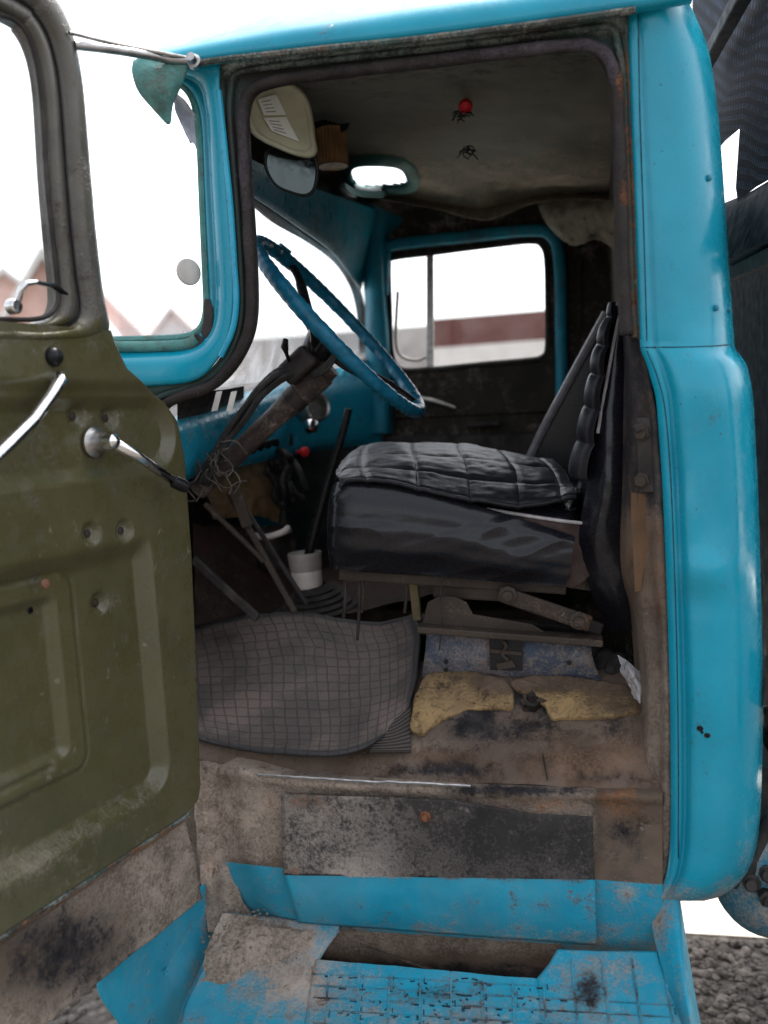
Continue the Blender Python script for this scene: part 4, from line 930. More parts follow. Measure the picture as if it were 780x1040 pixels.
# ---- gear lever, boot, pedals, foot well clutter
gl_ = tube('gear_lever', [at(*p) for p in catmull([(311, 574, .66), (322, 530, .66), (336, 480, .66), (348, 440, .66), (354, 415, .66)], 24)], [.013]*12+[.010]*12, m_black, truck, 12)
cx_ = at(311, 580, .66)
lathe('gear_collar', cx_, (-.03, 0, 1), [(.036, -.045), (.041, -.038), (.042, -.002), (.042, .004), (.041, .02)], m_white, gl_, 28)
lathe('collar_lip', cx_, (-.03, 0, 1), [(.042, .002), (.044, .012), (.0455, .035), (.047, .048), (.045, .052), (.042, .04), (.035, .03)], m_greyp, gl_, 28)
rows_ = [(.035, -.04)]
for k in range(5): rows_ += [(.05+.014*k, -.046-.013*k), (.058+.014*k, -.053-.013*k), (.052+.014*k, -.058-.013*k)]
lathe('gear_boot', cx_+np.array([.012, 0, -.0]), (-.08, -.1, 1), rows_, m_rubber, gl_, 28)
for nm, pts, wd, mt in (('clutch_pedal', ((196, 568, .38), (230, 598, .36), (262, 628, .34)), .022, m_dark), ('brake_pedal', ((232, 500, .5), (262, 560, .48), (300, 622, .44)), .016, m_brown_metal), ('brake_pedal', ((246, 512, .56), (276, 565, .52), (312, 614, .5)), .012, m_dark)):
    p = [at(*q) for q in pts]; bar(nm, p[0], p[2], wd, .012, mt, truck, (0, 1, 0), .004)
tube('linkage_rod', [at(208, 512, .45), at(244, 546, .45), at(268, 570, .46)], .007, m_brown_metal, truck, 10)
bar('pedal_bracket', at(238, 496, .46), at(252, 535, .46), .03, .012, m_brown_metal, truck, (0, 1, 0), .003)
surf('firewall_lining', [[(205, 486, .62), (245, 474, .8), (272, 466, .95)], [(214, 510, .6), (256, 498, .8), (282, 498, .95)], [(214, 528, .62), (262, 524, .8), (292, 534, .95)]], 20, 20, m_tan, truck, disp=lambda v, u: (.02*fbm(v, 8), 0, 0))
surf('toe_board', [[(196, 532, .6), (240, 536, .8), (300, 548, 1.0)], [(196, 575, .55), (240, 590, .7), (300, 596, .9)], [(196, 632, .5), (240, 640, .6), (300, 640, .8)]], 20, 24, m_redbrown, truck, disp=lambda v, u: (.015*fbm(v, 7), 0, .01*fbm(v, 9)))
lathe('reservoir_cap', at(276, 540, .82), (.05, -.15, 1), [(.05, -.10), (.05, -.02), (.058, -.018), (.060, 0), (.052, .006), (0, .008)], m_dark, truck, 26)
tube('pale_hose', [at(*p) for p in catmull([(258, 544, .78), (272, 545, .75), (288, 540, .76), (292, 536, .8)], 14)], .009, m_white, truck, 10)
L = []
for k in range(12):
    P = [(rnd.uniform(270, 300), rnd.uniform(455, 475), .9)]
    for q in range(4): P.append((P[-1][0]+rnd.uniform(-8, 10), P[-1][1]+rnd.uniform(4, 20), .9+rnd.uniform(-.06, .06)))
    L.append(([at(*p) for p in catmull(P, 18)], rnd.choice((.004, .007, .010))))
tubes('under_dash_hoses', L, m_cable, truck, 8)

# ---- ceiling fittings
vz = [(247, 108, .30), (253, 94, .32), (266, 85, .34), (284, 83, .36), (300, 87, .38), (311, 98, .40), (317, 116, .42), (320, 140, .43), (322, 154, .43), (315, 160, .42), (300, 158, .40), (282, 151, .37), (266, 143, .34), (254, 132, .31)]
vz = [(x, y, .10+.0016*(x-247)) for x, y, _ in vz]; V3 = catmull(vz, 60, True); cxy = np.mean(V3, axis=0)
rows = []
for k, (t, d) in enumerate(((1., .014), (1.015, .007), (1.0, 0), (.96, -.006), (.84, -.006), (.82, -.002), (.78, -.001), (.4, -.004), (.02, -.004))):
    rows.append([at(*(cxy+(p-cxy)*t+np.array([0, 0, d]))) for p in V3])
sv = loft('sun_visor', rows, m_cream, truck, closed=True, disp=lambda v, u: (0, .002*fbm(v, 20), 0))
for P in (((262, 101), (281, 96), (291, 117), (268, 117)), ((268, 120), (291, 119), (304, 144), (276, 133))):
    plate('paper_slip', [at(x, y, .10+.0016*(x-247)-.0075) for x, y in P], m_paper, sv, .0015, (0, -1, 0))
    for k in range(4):
        a = .2+.2*k; A = np.array(P[0])*(1-a)+np.array(P[3])*a; B = np.array(P[1])*(1-a)+np.array(P[2])*a
        bar('printed_line', at(*(A*.85+B*.15), .10+.0016*((A*.85+B*.15)[0]-247)-.0092), at(*(A*.4+B*.6), .10+.0016*((A*.4+B*.6)[0]-247)-.0092), .0016, .0006, m_ink, sv, (0, -1, 0), 0)
# interior mirror under the visor
mp_ = catmull([(x, y, .16+.0013*(x-268)) for x, y, _ in [(268, 168, .36), (272, 150, .36), (290, 146, .38), (316, 152, .42), (324, 170, .42), (321, 192, .42), (312, 200, .41), (296, 197, .39), (278, 188, .37)]], 48, True); mc = np.mean(mp_, axis=0)
im = loft('interior_mirror', [[at(*(mc+(p-mc)*t+np.array([0, 0, d]))) for p in mp_] for t, d in ((.05, .02), (.9, .02), (1., .012), (1.0, .0), (.92, -.004), (.9, 0), (.88, .001))], m_black, truck, closed=True)
loft('mirror_glass', [[at(*(mc+(p-mc)*t+np.array([0, 0, .0015]))) for p in mp_] for t in (.9, .5, .02)], m_mirror, im, closed=True)
tube('mirror_stalk', [at(296, 150, .22), at(292, 120, .26), at(290, 95, .30)], .006, m_black, im, 8)
# ribbed amber canister below the liner
c0 = at(336, 132, .52); rows_ = []
rb = []
for h in np.linspace(0, -.085, 12):
    rb.append([c0+np.array([math.cos(t)*(.036+.0022*math.cos(t*26)), math.sin(t)*(.036+.0022*math.cos(t*26)), h]) for t in np.linspace(0, 2*math.pi, 157)[:-1]])
cl = loft('ribbed_canister', rb, m_amber, truck, closed=True, caps=True)
plate('torn_canister_base', [at(x, y, .50) for x, y in ((318, 124), (330, 121), (346, 126), (356, 124), (352, 132), (344, 136), (322, 133))], m_black, cl, .006, bev=.002)
# framed visor mirror; its sky reflection is made as an opening through the roof
vp = catmull([(344, 178, 1.12), (352, 164, 1.12), (375, 158, 1.14), (405, 160, 1.16), (420, 168, 1.18), (426, 182, 1.18), (420, 192, 1.17), (395, 196, 1.14), (362, 194, 1.12)], 56, True)
gp_ = catmull([(358, 178, 1.12), (360, 167, 1.12), (378, 165, 1.14), (402, 167, 1.16), (411, 177, 1.17), (411, 185, 1.17), (392, 187, 1.14), (366, 187, 1.12)], 56, True)
GP = [(p[0], p[1]) for p in gp_]; VP = [(p[0], p[1]) for p in vp]
def punch(o, P):
    bm = bmesh.new(); bm.from_mesh(o.data); kill = []
    for f_ in bm.faces:
        if f_.calc_center_median().y < .7: continue
        q = proj(f_.calc_center_median())
        if inside(q[0], q[1], P): kill.append(f_)
    bmesh.ops.delete(bm, geom=kill, context='FACES'); bm.to_mesh(o.data); bm.free()
mid_ = np.mean(np.array(GP), axis=0)
R0 = [on(hl, *p)[0] for p in VP]; R1 = [on(hl, *p)[0] for p in GP]; R2 = [on(roof, *p)[0] for p in GP]
print('vent', R1[0], R2[0])
rv = loft('visor_mirror_opening', [[a*(1-t)+b*t+np.array([0, -.3*d, d]) for a, b in zip(R0, R1)] for t, d in ((-.04, .004), (0, -.008), (.4, -.016), (.85, -.014), (1., -.004))]+[R2], m_teal, truck, closed=True)
rv['label'] = 'framed visor mirror, its bright reflection made as an opening to the sky'
punch(hl, [tuple(mid_+(np.array(p)-mid_)*1.03) for p in GP]); punch(roof, [tuple(mid_+(np.array(p)-mid_)*1.12) for p in GP])
# bare lamp with red cap hanging on wires; torn wires behind it
lr = lathe('lamp_cap', at(473, 107, .45), (0, -.5, -.5), [(.006, -.012), (.013, -.006), (.016, .002), (.014, .012), (.007, .017), (0, .018)], m_red, truck, 18)
def frizz(nm, x, y, Y, n, par):
    L = []
    for k in range(n):
        P = [(x+rnd.uniform(-3, 3), y+rnd.uniform(-2, 2), Y)]
        for q in range(3): P.append((P[-1][0]+rnd.uniform(-6, 7), P[-1][1]+rnd.uniform(-2, 6), Y+rnd.uniform(-.02, .02)))
        L.append(([at(*p) for p in catmull(P, 12)], .0016))
    tubes(nm, L, m_cable, par, 5)
frizz('lamp_wires', 467, 114, .45, 9, lr); frizz('torn_wires', 473, 150, .6, 9, hl)

# ---- driver's seat (bolted down)
def rbox(name, c8, mat, parent, bev=.03, wr=.006, n=26, k0=0, ws=9):
    """soft box from 8 corners: near face TL TR BR BL, far face TL TR BR BL"""
    bm = bmesh.new(); P = [Vector(p) for p in c8]
    vs = [bm.verts.new(p) for p in P]
    for q in ((0, 1, 2, 3), (7, 6, 5, 4), (4, 5, 1, 0), (3, 2, 6, 7), (1, 5, 6, 2), (4, 0, 3, 7)): bm.faces.new([vs[i] for i in q])
    bmesh.ops.recalc_face_normals(bm, faces=bm.faces)
    bmesh.ops.bevel(bm, geom=bm.edges[:]+bm.verts[:], offset=bev, segments=4, profile=.5, affect='EDGES')
    me = bpy.data.meshes.new(name); bm.to_mesh(me); bm.free()
    o = bpy.data.objects.new(name, me); COL.objects.link(o); me.materials.append(mat); adopt(o, parent)
    bm = bmesh.new(); bm.from_mesh(me); bmesh.ops.triangulate(bm, faces=bm.faces)
    for it in range(6):
        ed = [e for e in bm.edges if e.calc_length() > .016]
        if not ed: break
        bmesh.ops.subdivide_edges(bm, edges=ed, cuts=1); bmesh.ops.triangulate(bm, faces=bm.faces)
    bm.normal_update()
    for v in bm.verts:
        h = wr*(fbm((v.co.x*1.2, v.co.y, v.co.z*1.8), ws, k0)); v.co += v.normal*h
    bmesh.ops.smooth_vert(bm, verts=bm.verts, factor=.5, use_axis_x=True, use_axis_y=True, use_axis_z=True)
    bm.to_mesh(me); bm.free(); me.polygons.foreach_set('use_smooth', [True]*len(me.polygons)); return o
dfar = np.array([.03, .42, .02])
A, B, C8, D8 = at(347, 491, .17), at(588, 520, .17), at(578, 588, .165), at(338, 574, .165)
seat = rbox('driver_seat', [A, B, C8, D8, A+dfar, B+dfar, C8+dfar, D8+dfar], m_vinyl, truck, .035, .008, k0=2)
seat['label'] = "black vinyl driver's seat on a rusty scissor frame"
# vinyl skirt sheet on the near side with long creases and a pinned corner
rows = []
def crease(v, u):
    s, t = u; h = 0
    for c, m_, w_, a in ((.20, -.16, .13, .014), (.50, .22, .075, .008), (.74, .10, .10, .012)):
        x = (s-c-m_*(t-.45)*(t-.1)-.02*nz((t*3, c*9, 0), 1))/w_; h += a*math.exp(-x*x)*(.35+.65*abs(nz((t*1.7+c*5, 2, c*3), 1))*1.6)
    q = fbm((v[0]*1.5+v[2]*1.6, 1.3, v[2]*8-v[0]*1.8), 1.); h = h*.55+.006*max(0, 1-abs(q)*3.2)
    return (0, -(h+.016*math.sin(math.pi*min(1, s*1.05))**.8*(1-s*.7))*1-.0010*fbm((v[0]*.5, v[1], v[2]*1.6), 14), 0)
surf('seat_skirt', [[(336, 500, .20), (346, 489, .155), (400, 494, .145), (460, 506, .14), (520, 524, .14), (584, 544, .145)], [(334, 528, .21), (342, 524, .14), (400, 526, .13), (460, 532, .128), (520, 546, .13), (582, 556, .138)], [(334, 552, .21), (340, 552, .137), (400, 556, .13), (460, 560, .128), (520, 572, .13), (580, 572, .136)], [(336, 578, .22), (342, 578, .165), (400, 582, .162), (460, 586, .16), (520, 592, .158), (574, 596, .15)]], 90, 130, m_vinyl, seat, disp=crease)
surf('brown_seat_end', [[(494, 516, .158), (540, 522, .155), (601, 532, .16)], [(520, 540, .156), (560, 545, .152), (605, 552, .16)], [(560, 592, .156), (585, 594, .154), (606, 578, .165)]], 24, 24, m_vinyl_brown, seat, disp=lambda v, u: (0, .004*fbm(v, 20), 0))
tube('seat_piping', path([(494, 517, .155), (530, 523, .152), (570, 529, .152), (600, 532, .156)], 20), .0035, m_piping, seat, 8)
lathe('skirt_pin', at(574, 566, .134), (0, -1, 0), [(.0055, 0), (.005, .002), (0, .003)], m_chrome, seat, 12)
surf('grimy_seat_base', [[(580, 560, .19), (600, 562, .2), (632, 580, .24)], [(572, 596, .19), (600, 600, .2), (640, 604, .24)]], 12, 20, m_brown_metal, seat)
# backrest
bA, bB, bC, bD = at(612, 335, .19), at(650, 318, .22), at(672, 590, .2), at(588, 512, .18)
df = np.array([0, .40, 0])
bk_ = rbox('seat_backrest', [bA, bB, bC, bD, bA+df, bB+df, bC+df, bD+df], m_vinyl, seat, .03, .006, k0=9)
surf('backrest_side', [[(622, 312, .18), (631, 305, .16), (642, 310, .18)], [(603, 420, .165), (620, 415, .135), (648, 420, .16)], [(598, 480, .16), (620, 480, .12), (650, 490, .16)], [(588, 548, .16), (612, 550, .125), (650, 560, .16)], [(600, 600, .18), (622, 602, .15), (652, 610, .17)], [(618, 640, .24), (634, 640, .22), (656, 640, .22)]], 60, 24, m_vinyl, seat, disp=lambda v, u: (0, .006*fbm((v[0], v[1], v[2]*.6), 16)-.004*abs(fbm(v, 9)), 0))
tube('backrest_piping', path([(631, 312, .16), (624, 345, .152), (614, 400, .146), (607, 440, .142)], 24), .0035, m_piping, seat, 8)
# seat frame
fr = []
bar('upper_rail', at(345, 583, .20), at(575, 598, .20), .018, .022, m_brown_metal, seat, (0, 0, 1), .003)
bar('slide_rail', at(425, 637, .17), at(612, 651, .17), .05, .014, m_brown_metal, seat, (0, 0, 1), .003)
bar('slide_rail', at(425, 628, .5), at(612, 640, .5), .05, .014, m_dark, seat, (0, 0, 1), .003)
bar('scissor_arm', at(506, 602, .175), at(600, 634, .165), .010, .034, m_brown_metal, seat, (0, 0, 1), .006)
bar('scissor_arm', at(440, 600, .22), at(520, 604, .20), .012, .030, m_brown_metal, seat, (0, 0, 1), .005)
bar('scissor_arm', at(512, 606, .24), at(612, 640, .24), .010, .03, m_dark, seat, (0, 0, 1), .005)
plate('rail_bracket', [at(x, y, .18) for x, y in ((428, 636), (434, 612), (445, 606), (462, 606), (474, 612), (480, 624), (540, 634), (560, 646), (470, 642))], m_brown_metal, seat, .006, bev=.002)
for x, y, Y in ((516, 604, .168), (588, 630, .158)):
    lathe('pivot_bolt', at(x, y, Y), (0, -1, 0), [(.019, 0), (.019, .005), (.011, .007), (.0105, .015), (0, .016)], m_steel if 0 else m_brown_metal, seat, 8)
o = surf('seat_bracket', [[(434, 640, .19), (498, 646, .19), (560, 650, .19), (600, 654, .19)], [(432, 662, .18), (498, 664, .18), (560, 668, .18), (602, 668, .18)], [(428, 690, .20), (498, 688, .2), (560, 690, .2), (612, 694, .2)]], 10, 20, m_bracket, seat, thick=.004)
plate('bracket_window', [at(x, y, .170) for x, y in ((497, 648), (531, 650), (531, 681), (498, 680))], m_black, seat, .003, (0, -1, 0))
plate('spring_clip', [at(x, y, .165) for x, y in ((504, 674), (520, 670), (524, 677), (506, 680))], m_brown_metal, seat, .003, (0, -1, 0))
tube('spring_clip', path([(509, 649, .165), (514, 656, .16), (510, 664, .165), (516, 671, .16)], 14), .004, m_brown_metal, seat, 8)
bar('clip_bar', at(498, 661, .166), at(530, 664, .166), .004, .008, m_brown_metal, seat, (0, 0, 1), .001)
for x, y in ((453, 672), (453, 680), (578, 673)): lathe('bracket_hole', at(x, y, .175), (0, -1, 0), [(.005, 0), (.005, .003), (0, .003)], m_black, seat, 10)
for x, y0, y1, mt in ((364, 578, 650, m_dark), (350, 578, 628, m_dark), (368, 578, 622, m_brown_metal), (412, 582, 622, m_brown_metal)):
    tube('hanging_rod', [at(x, y0, .21), at(x+1, (y0+y1)/2, .21), at(x-1, y1, .22)], .0034, mt, seat, 8)
tube('hanging_wire', path([(449, 584, .16), (447, 610, .16), (449, 632, .155), (446, 660, .16)], 20), .0016, m_dark, seat, 6)
bar('frame_foot', at(420, 590, .3), at(424, 630, .3), .02, .014, simple('ochre painted steel', (.14, .11, .06), .6, .1, .3, 20), seat, (0, 1, 0), .003)
# under-seat dark bulk and flexible hose
lathe('air_hose', at(612, 676, .26), (.8, -.5, -.2), [(.02, -.12), (.034, -.10), (.036, -.02), (.030, -.012), (.038, -.004), (.038, .012), (.030, .02), (.04, .026), (.04, .042), (.03, .05), (0, .05)], m_rubber, truck, 22)

# ---- passenger bench back behind it
bn = surf('passenger_backrest', [[(533, 478, .95), (548, 444, .95), (580, 384, .95), (604, 340, .95), (616, 318, .95)], [(545, 486, .95), (565, 450, .95), (595, 390, .95), (618, 350, .95), (626, 322, .95)], [(580, 520, .95), (600, 480, .95), (630, 420, .95), (650, 380, .95), (660, 340, .95)]], 20, 40, m_vinyl, truck, disp=lambda v, u: (0, 0, 0))
tube('bench_piping', path([(533, 478, .945), (548, 444, .945), (580, 384, .945), (604, 340, .945), (616, 318, .945)], 30), .013, simple('grey vinyl edge', (.16, .15, .16), .3, 0, .2, 30), bn, 8)
quad('passenger_cushion', [(-.05, .72, 1.42), (.4, .72, 1.40), (.4, 1.46, 1.40), (-.05, 1.46, 1.42)], m_vinyl, truck, 10, 10)

# ================================================================== CARGO BODY, AIR TANK
cb = empty('cargo', (0, 0, 0), None, None) if False else None
T = [(705, -40), (800, -60), (800, 172), (768, 190), (749, 205), (747, 190), (751, 131), (737, 143), (731, 150), (716, 150), (700, 60)]
pts = [atx(x, y, .74) for x, y in T]
V = [tuple(p) for p in pts]
cargo = obj('cargo_body', V, [tuple(range(len(V)))], m_tarp, truck, smooth=False, uv=[(0.05*(x-700)/10*.1+0, 0) for x, y in T])
l = cargo.data.uv_layers[0]
for lp in cargo.data.loops:
    v = cargo.data.vertices[lp.vertex_index].co; px, py = proj(v)
    l.data[lp.index].uv = ((px-700)*.0062+(py)*.0012, (-(py)+(px-700)*.28)*.0026)
cargo['label'] = 'dark woven tarpaulin front of the cargo bed'
bar('tarp_bow', atx(716, 66, .70), atx(768, -30, .70), .03, .03, m_tarp2, cargo, (1, 0, 0), .004)
rows = [[atx(x, y, X) for x, y, X in r] for r in ([(722, 218, .745), (735, 206, .745), (760, 196, .745), (800, 172, .745)], [(722, 270, .70), (740, 262, .70), (765, 250, .70), (800, 232, .70)], [(722, 285, .745), (740, 276, .745), (765, 264, .745), (800, 246, .745)], [(722, 420, .74), (740, 420, .74), (765, 420, .74), (800, 420, .74)], [(722, 700, .74), (740, 700, .74), (765, 700, .74), (800, 700, .74)])]
o = loft('head_board', [[r[j] for r in rows] for j in range(4)], m_tarp2, cargo)
bar('head_board_rib', atx(735, 282, .72), atx(800, 252, .72), .02, .03, simple('dusty rib', (.05, .055, .05), .7), cargo, (0, 0, 1), .004)
bar('bed_crossmember', atx(760, 700, .72), atx(800, 690, .72), .06, .10, m_tarp2, cargo, (0, 0, 1), .006)
quad('under_bed', [(.74, .15, 1.05), (.74, 1.6, 1.05), (.76, 1.6, .95), (.76, .15, .95)], m_dark, cargo, 6, 6)
quad('side_board', [(.74, 1.62, 1.05), (3.6, 1.62, 1.05), (3.6, 1.62, 2.0), (.74, 1.62, 2.0)], m_tarp2, cargo, 3, 3)
quad('bed_floor', [(.74, 0.1, .95), (3.6, 0.1, .95), (3.6, 1.62, .95), (.74, 1.62, .95)], m_dark, cargo, 3, 3)
quad('side_board', [(.80, 0.05, .9), (3.6, 0.05, .9), (3.6, 0.05, 2.0), (.80, 0.05, 2.0)], m_tarp2, cargo, 3, 3)
# chassis rail and air tank with bolted lugs
bar('chassis_rail', (-1.2, .45, .72), (3.4, .45, .72), .07, .16, m_dark, truck, (0, 0, 1), .006)
tc_ = at(784, 906, .12)
tk = lathe('air_tank', tc_+np.array([0, .0, 0]), (.12, 1, .03), [(0, -.038), (.04, -.034), (.075, -.02), (.098, 0), (.105, .02), (.105, .5), (.085, .54), (0, .56)], m_tank, truck, 36)
lathe('tank_plug', tc_+np.array([-.018, -.04, .012]), (0, -1, 0), [(.016, -.01), (.016, .012), (.010, .014), (.009, .022), (0, .022)], m_dark, tk, 6)
for dx, dz in ((-.04, .03), (.0, .035), (-.01, .05)): lathe('tank_fitting', tc_+np.array([dx, -.02, dz]), (-.2, -1, .2), [(.017, -.02), (.017, .012), (.012, .014), (.010, .028), (0, .028)], m_dark, tk, 10)
for P in ([(742, 900, .1), (756, 872, .12), (770, 830, .16), (778, 780, .2)], [(760, 895, .1), (770, 860, .12), (784, 830, .14)]):
    tube('air_line', path(P, 24), .012, m_rubber, tk, 10)
tube('hanger_strap', path([(735, 880, .14), (745, 850, .2), (752, 810, .26), (748, 760, .3)], 20), .018, m_dark, tk, 10)
plate('mud_flap', [at(x, y, .42) for x, y in ((746, 792), (800, 800), (800, 930), (752, 925), (738, 880))], m_rubber, truck, .01, bev=.002)
plate('battery_box', [at(x, y, .5) for x, y in ((728, 690), (768, 690), (768, 776), (800, 800), (800, 880), (728, 872))], m_dark, truck, .02, bev=.003)
# bonnet ahead of the windscreen and far front wing
rows = []
for x in np.linspace(-.62, -1.9, 16):
    k = sst(-.62, -1.9, x) if False else (x+.62)/(-1.28)
    r = [(x, .28+.08*k, .9), (x, .28+.08*k, 1.35), (x, .33+.08*k, 1.50-.02*k), (x, .5+.04*k, 1.60-.05*k), (x, .78, 1.63-.06*k), (x, 1.06-.04*k, 1.60-.05*k), (x, 1.23-.08*k, 1.50-.02*k), (x, 1.28-.08*k, 1.35), (x, 1.28-.08*k, .9)]
    rows.append(catmull(r, 40))
o = loft('bonnet', rows, m_blue, truck); paint(o, lambda px, py, co: (.2, 0, 0))

# ================================================================== LOOSE THINGS
# ---- ribbed rubber mat
def mp2(px, py, lift=0):
    d = ray(px, py)
    t = (1.046+.30*CAM[1]-CAM[2])/(d[2]-.30*d[1]); Y = CAM[1]+d[1]*t
    return (px, py, float(Y-lift))
rows = [[mp2(176, 650), mp2(215, 638), mp2(262, 630), mp2(300, 627), mp2(345, 634), mp2(385, 638, .05), mp2(423, 630, .15)],
        [mp2(180, 682), mp2(232, 670), mp2(282, 664), mp2(322, 664), mp2(362, 668, .03), mp2(398, 666, .06), mp2(428, 650, .13)],
        [mp2(184, 715), mp2(236, 712), mp2(290, 710), mp2(332, 708), mp2(372, 706, .03), mp2(402, 703, .06), mp2(425, 690, .10)],
        [mp2(190, 745), mp2(240, 750), mp2(294, 752), mp2(338, 750), mp2(374, 744, .02), mp2(402, 732, .04), mp2(417, 720, .06)],
        [mp2(196, 756), mp2(240, 769), mp2(290, 776), mp2(335, 778), mp2(372, 771), mp2(394, 752), mp2(408, 738)]]
mt = surf('floor_mat', rows, 70, 90, m_mat, None, thick=.008, disp=lambda v, u: (0, 0, .003*fbm(v, 9)+.010+.010*sst(.86, 1, u[0])*(.4+.6*u[1])))
tag(mt, 'dusty black rubber floor mat with a square grid, curled at its edges', 'floor mat')
ms_ = surf('rubber_strip', [[(372, 742, .09), (396, 738, .09), (418, 722, .115)], [(376, 768, .035), (398, 768, .035), (417, 768, .045)]], 12, 24, m_ribs, None, thick=.006, disp=lambda v, u: (0, 0, .006))
tag(ms_, 'small fine ribbed rubber offcut peeking out under the curled floor mat', 'rubber mat')
# ---- quilted seat pad
def padz(v, u):
    s, t = u      # s: depth across, t: along the seat
    a = min(1, abs(math.sin(math.pi*s*3.2))*2.2)**.6; b = min(1, abs(math.sin(math.pi*t*5.2+.5))*2.6)**.6
    return (0, 0, .005+.005*a*b+.004*fbm(v, 13))
pz = float(A[2])
pad = surf('seat_pad', [[(350, 474, .5), (372, 457, .58), (420, 455, .60), (475, 457, .60), (520, 466, .60), (560, 472, .6)],
                        [(344, 484, .30), (366, 467, .44), (420, 464, .45), (480, 467, .45), (535, 477, .45), (572, 484, .45)],
                        [(343, 490, .19), (360, 478, .28), (425, 477, .29), (490, 484, .29), (545, 493, .29), (580, 500, .29)],
                        [(345, 494, .15), (362, 490, .17), (420, 496, .165), (490, 508, .16), (545, 512, .17), (584, 508, .20)],
                        [(346, 500, .145), (363, 494, .135), (420, 502, .13), (490, 516, .125), (540, 520, .14), (586, 512, .17)]], 100, 190, m_pad, None, thick=.008, disp=padz)
tag(pad, 'black quilted leatherette pad lying loose on the seat cushion', 'seat pad')
bp = surf('seat_pad', [[(582, 486, .36), (600, 400, .36), (612, 346, .36), (622, 312, .36)], [(579, 484, .22), (597, 402, .22), (609, 346, .22), (622, 310, .22)], [(580, 484, .155), (596, 408, .15), (607, 352, .15), (622, 308, .155)], [(588, 488, .13), (603, 412, .125), (613, 354, .125), (625, 307, .135)], [(598, 488, .13), (612, 412, .13), (620, 352, .13), (630, 308, .145)]], 40, 110, m_pad, None, disp=lambda v, u: (-.008*abs(math.sin(math.pi*u[1]*5.5))**.5, -.010*abs(math.sin(math.pi*u[1]*5.5))**.5, .002*fbm(v, 30)))
tag(bp, 'black quilted pad strapped upright against the front of the seat backrest', 'seat pad')
# ---- torn foam scraps below the seat
def foam(pts, lab, k):
    n = 110; pts = [(x, y, Y-.006) for x, y, Y in pts]; P = [p+np.array([2.0*fbm(p, .08, k), 1.8*fbm(p, .10, k+4), 0]) for p in catmull(pts, n, True)]; c = np.mean(P, axis=0); rows = []
    for t, d in ((.02, .004), (.2, .005), (.4, .004), (.6, .006), (.75, .005), (.88, .006), (.96, .005), (1.0, .003), (1.005, -.006)):
        rows.append([at(*(c+(p-c)*t))+np.array([0, -d*.9-.004, d*.9+.004]) for p in P])
    o = loft('foam_scrap', rows, m_foam, None, closed=True, disp=lambda v, u: (0, .0015*fbm(v, 34, k), .0025*fbm(v, 26, k)))
    paint(o, lambda px, py, co: (.12+.75*sst(712, 692, py)*sst(460, 560, px)+.5*blob(px, py, 520, 690, 80, 12)+.55*blob(px, py, 640, 712, 40, 20)+.3*abs(nz(co, 18)), 0, .0))
    return tag(o, lab, 'foam scrap', 'foam scraps under the seat')
foam([(418, 740, .075), (420, 720, .11), (425, 700, .16), (440, 686, .20), (480, 684, .20), (512, 692, .185), (521, 706, .155), (519, 720, .125), (500, 722, .12), (470, 725, .115), (440, 738, .09), (428, 748, .07)], 'yellow foam scrap with a torn edge beside the floor mat', 1)
foam([(520, 692, .185), (560, 688, .20), (600, 692, .19), (640, 700, .18), (652, 715, .15), (645, 727, .12), (610, 731, .11), (575, 731, .11), (560, 732, .11), (552, 718, .13), (530, 706, .155)], 'browner foam scrap with a torn edge near the rear door post', 5)
# bolt cluster between the scraps
bc = lathe('floor_bolt', at(541, 716, .125), (0, -.5, 1), [(.014, -.01), (.016, 0), (.016, .012), (.008, .014), (.008, .03), (0, .03)], m_dark, truck, 6)
L = []
for k in range(7):
    a = rnd.uniform(0, 6.28); L.append(([at(541, 714, .12), at(541+9*math.cos(a), 714+7*math.sin(a), .12), at(541+13*math.cos(a+.5), 714+11*math.sin(a+.5), .122)], .0045))
tubes('seized_nut', L, m_brown_metal, bc)
# ---- clear plastic bag
M = Mat('clear crumpled plastic'); M.b.inputs['Base Color'].default_value = (.75, .75, .78, 1); M.b.inputs['Roughness'].default_value = .12; M.b.inputs['Alpha'].default_value = .45
M.bump(M.noise(60, 4), .6, .01)
bag = surf('plastic_bag', [[(628, 666, .16), (634, 668, .14), (640, 674, .15)], [(632, 684, .14), (642, 682, .10), (652, 686, .13)], [(638, 698, .13), (648, 700, .09), (656, 702, .12)], [(644, 710, .12), (650, 714, .10), (656, 716, .12)]], 26, 22, M.m, None, disp=lambda v, u: (.006*fbm(v, 40), .012*fbm(v, 36, 3), .008*fbm(v, 45)))
tag(bag, 'clear crumpled plastic bag stuffed beside the seat by the rear door post', 'plastic bag')
# ---- caked soil lying on the step corner
st = surf('loose_soil', [[(226, 926, .02), (262, 930, .02), (300, 938, .01), (326, 944, .01)], [(212, 956, -.02), (255, 952, -.01), (300, 956, -.015), (322, 952, -.01)], [(204, 985, -.065), (240, 978, -.05), (280, 972, -.04), (312, 966, -.03)], [(198, 1000, -.09), (226, 998, -.09), (262, 986, -.065), (300, 974, -.04)]], 44, 60, m_sill, None, disp=lambda v, u: (0, 0, min(1, 5*min(u[0], 1-u[0], u[1], 1-u[1])+.25*fbm(v, 25))*(.014*math.sin(math.pi*u[0])**.6*(.7+.5*fbm(v, 24))+.006*abs(fbm(v, 60))+.003)-.0035))
paint(st, lambda px, py, co: (.8, .05, .0)); tag(st, kind='stuff', label='grey brown soil caked on the front corner of the step', cat='soil')
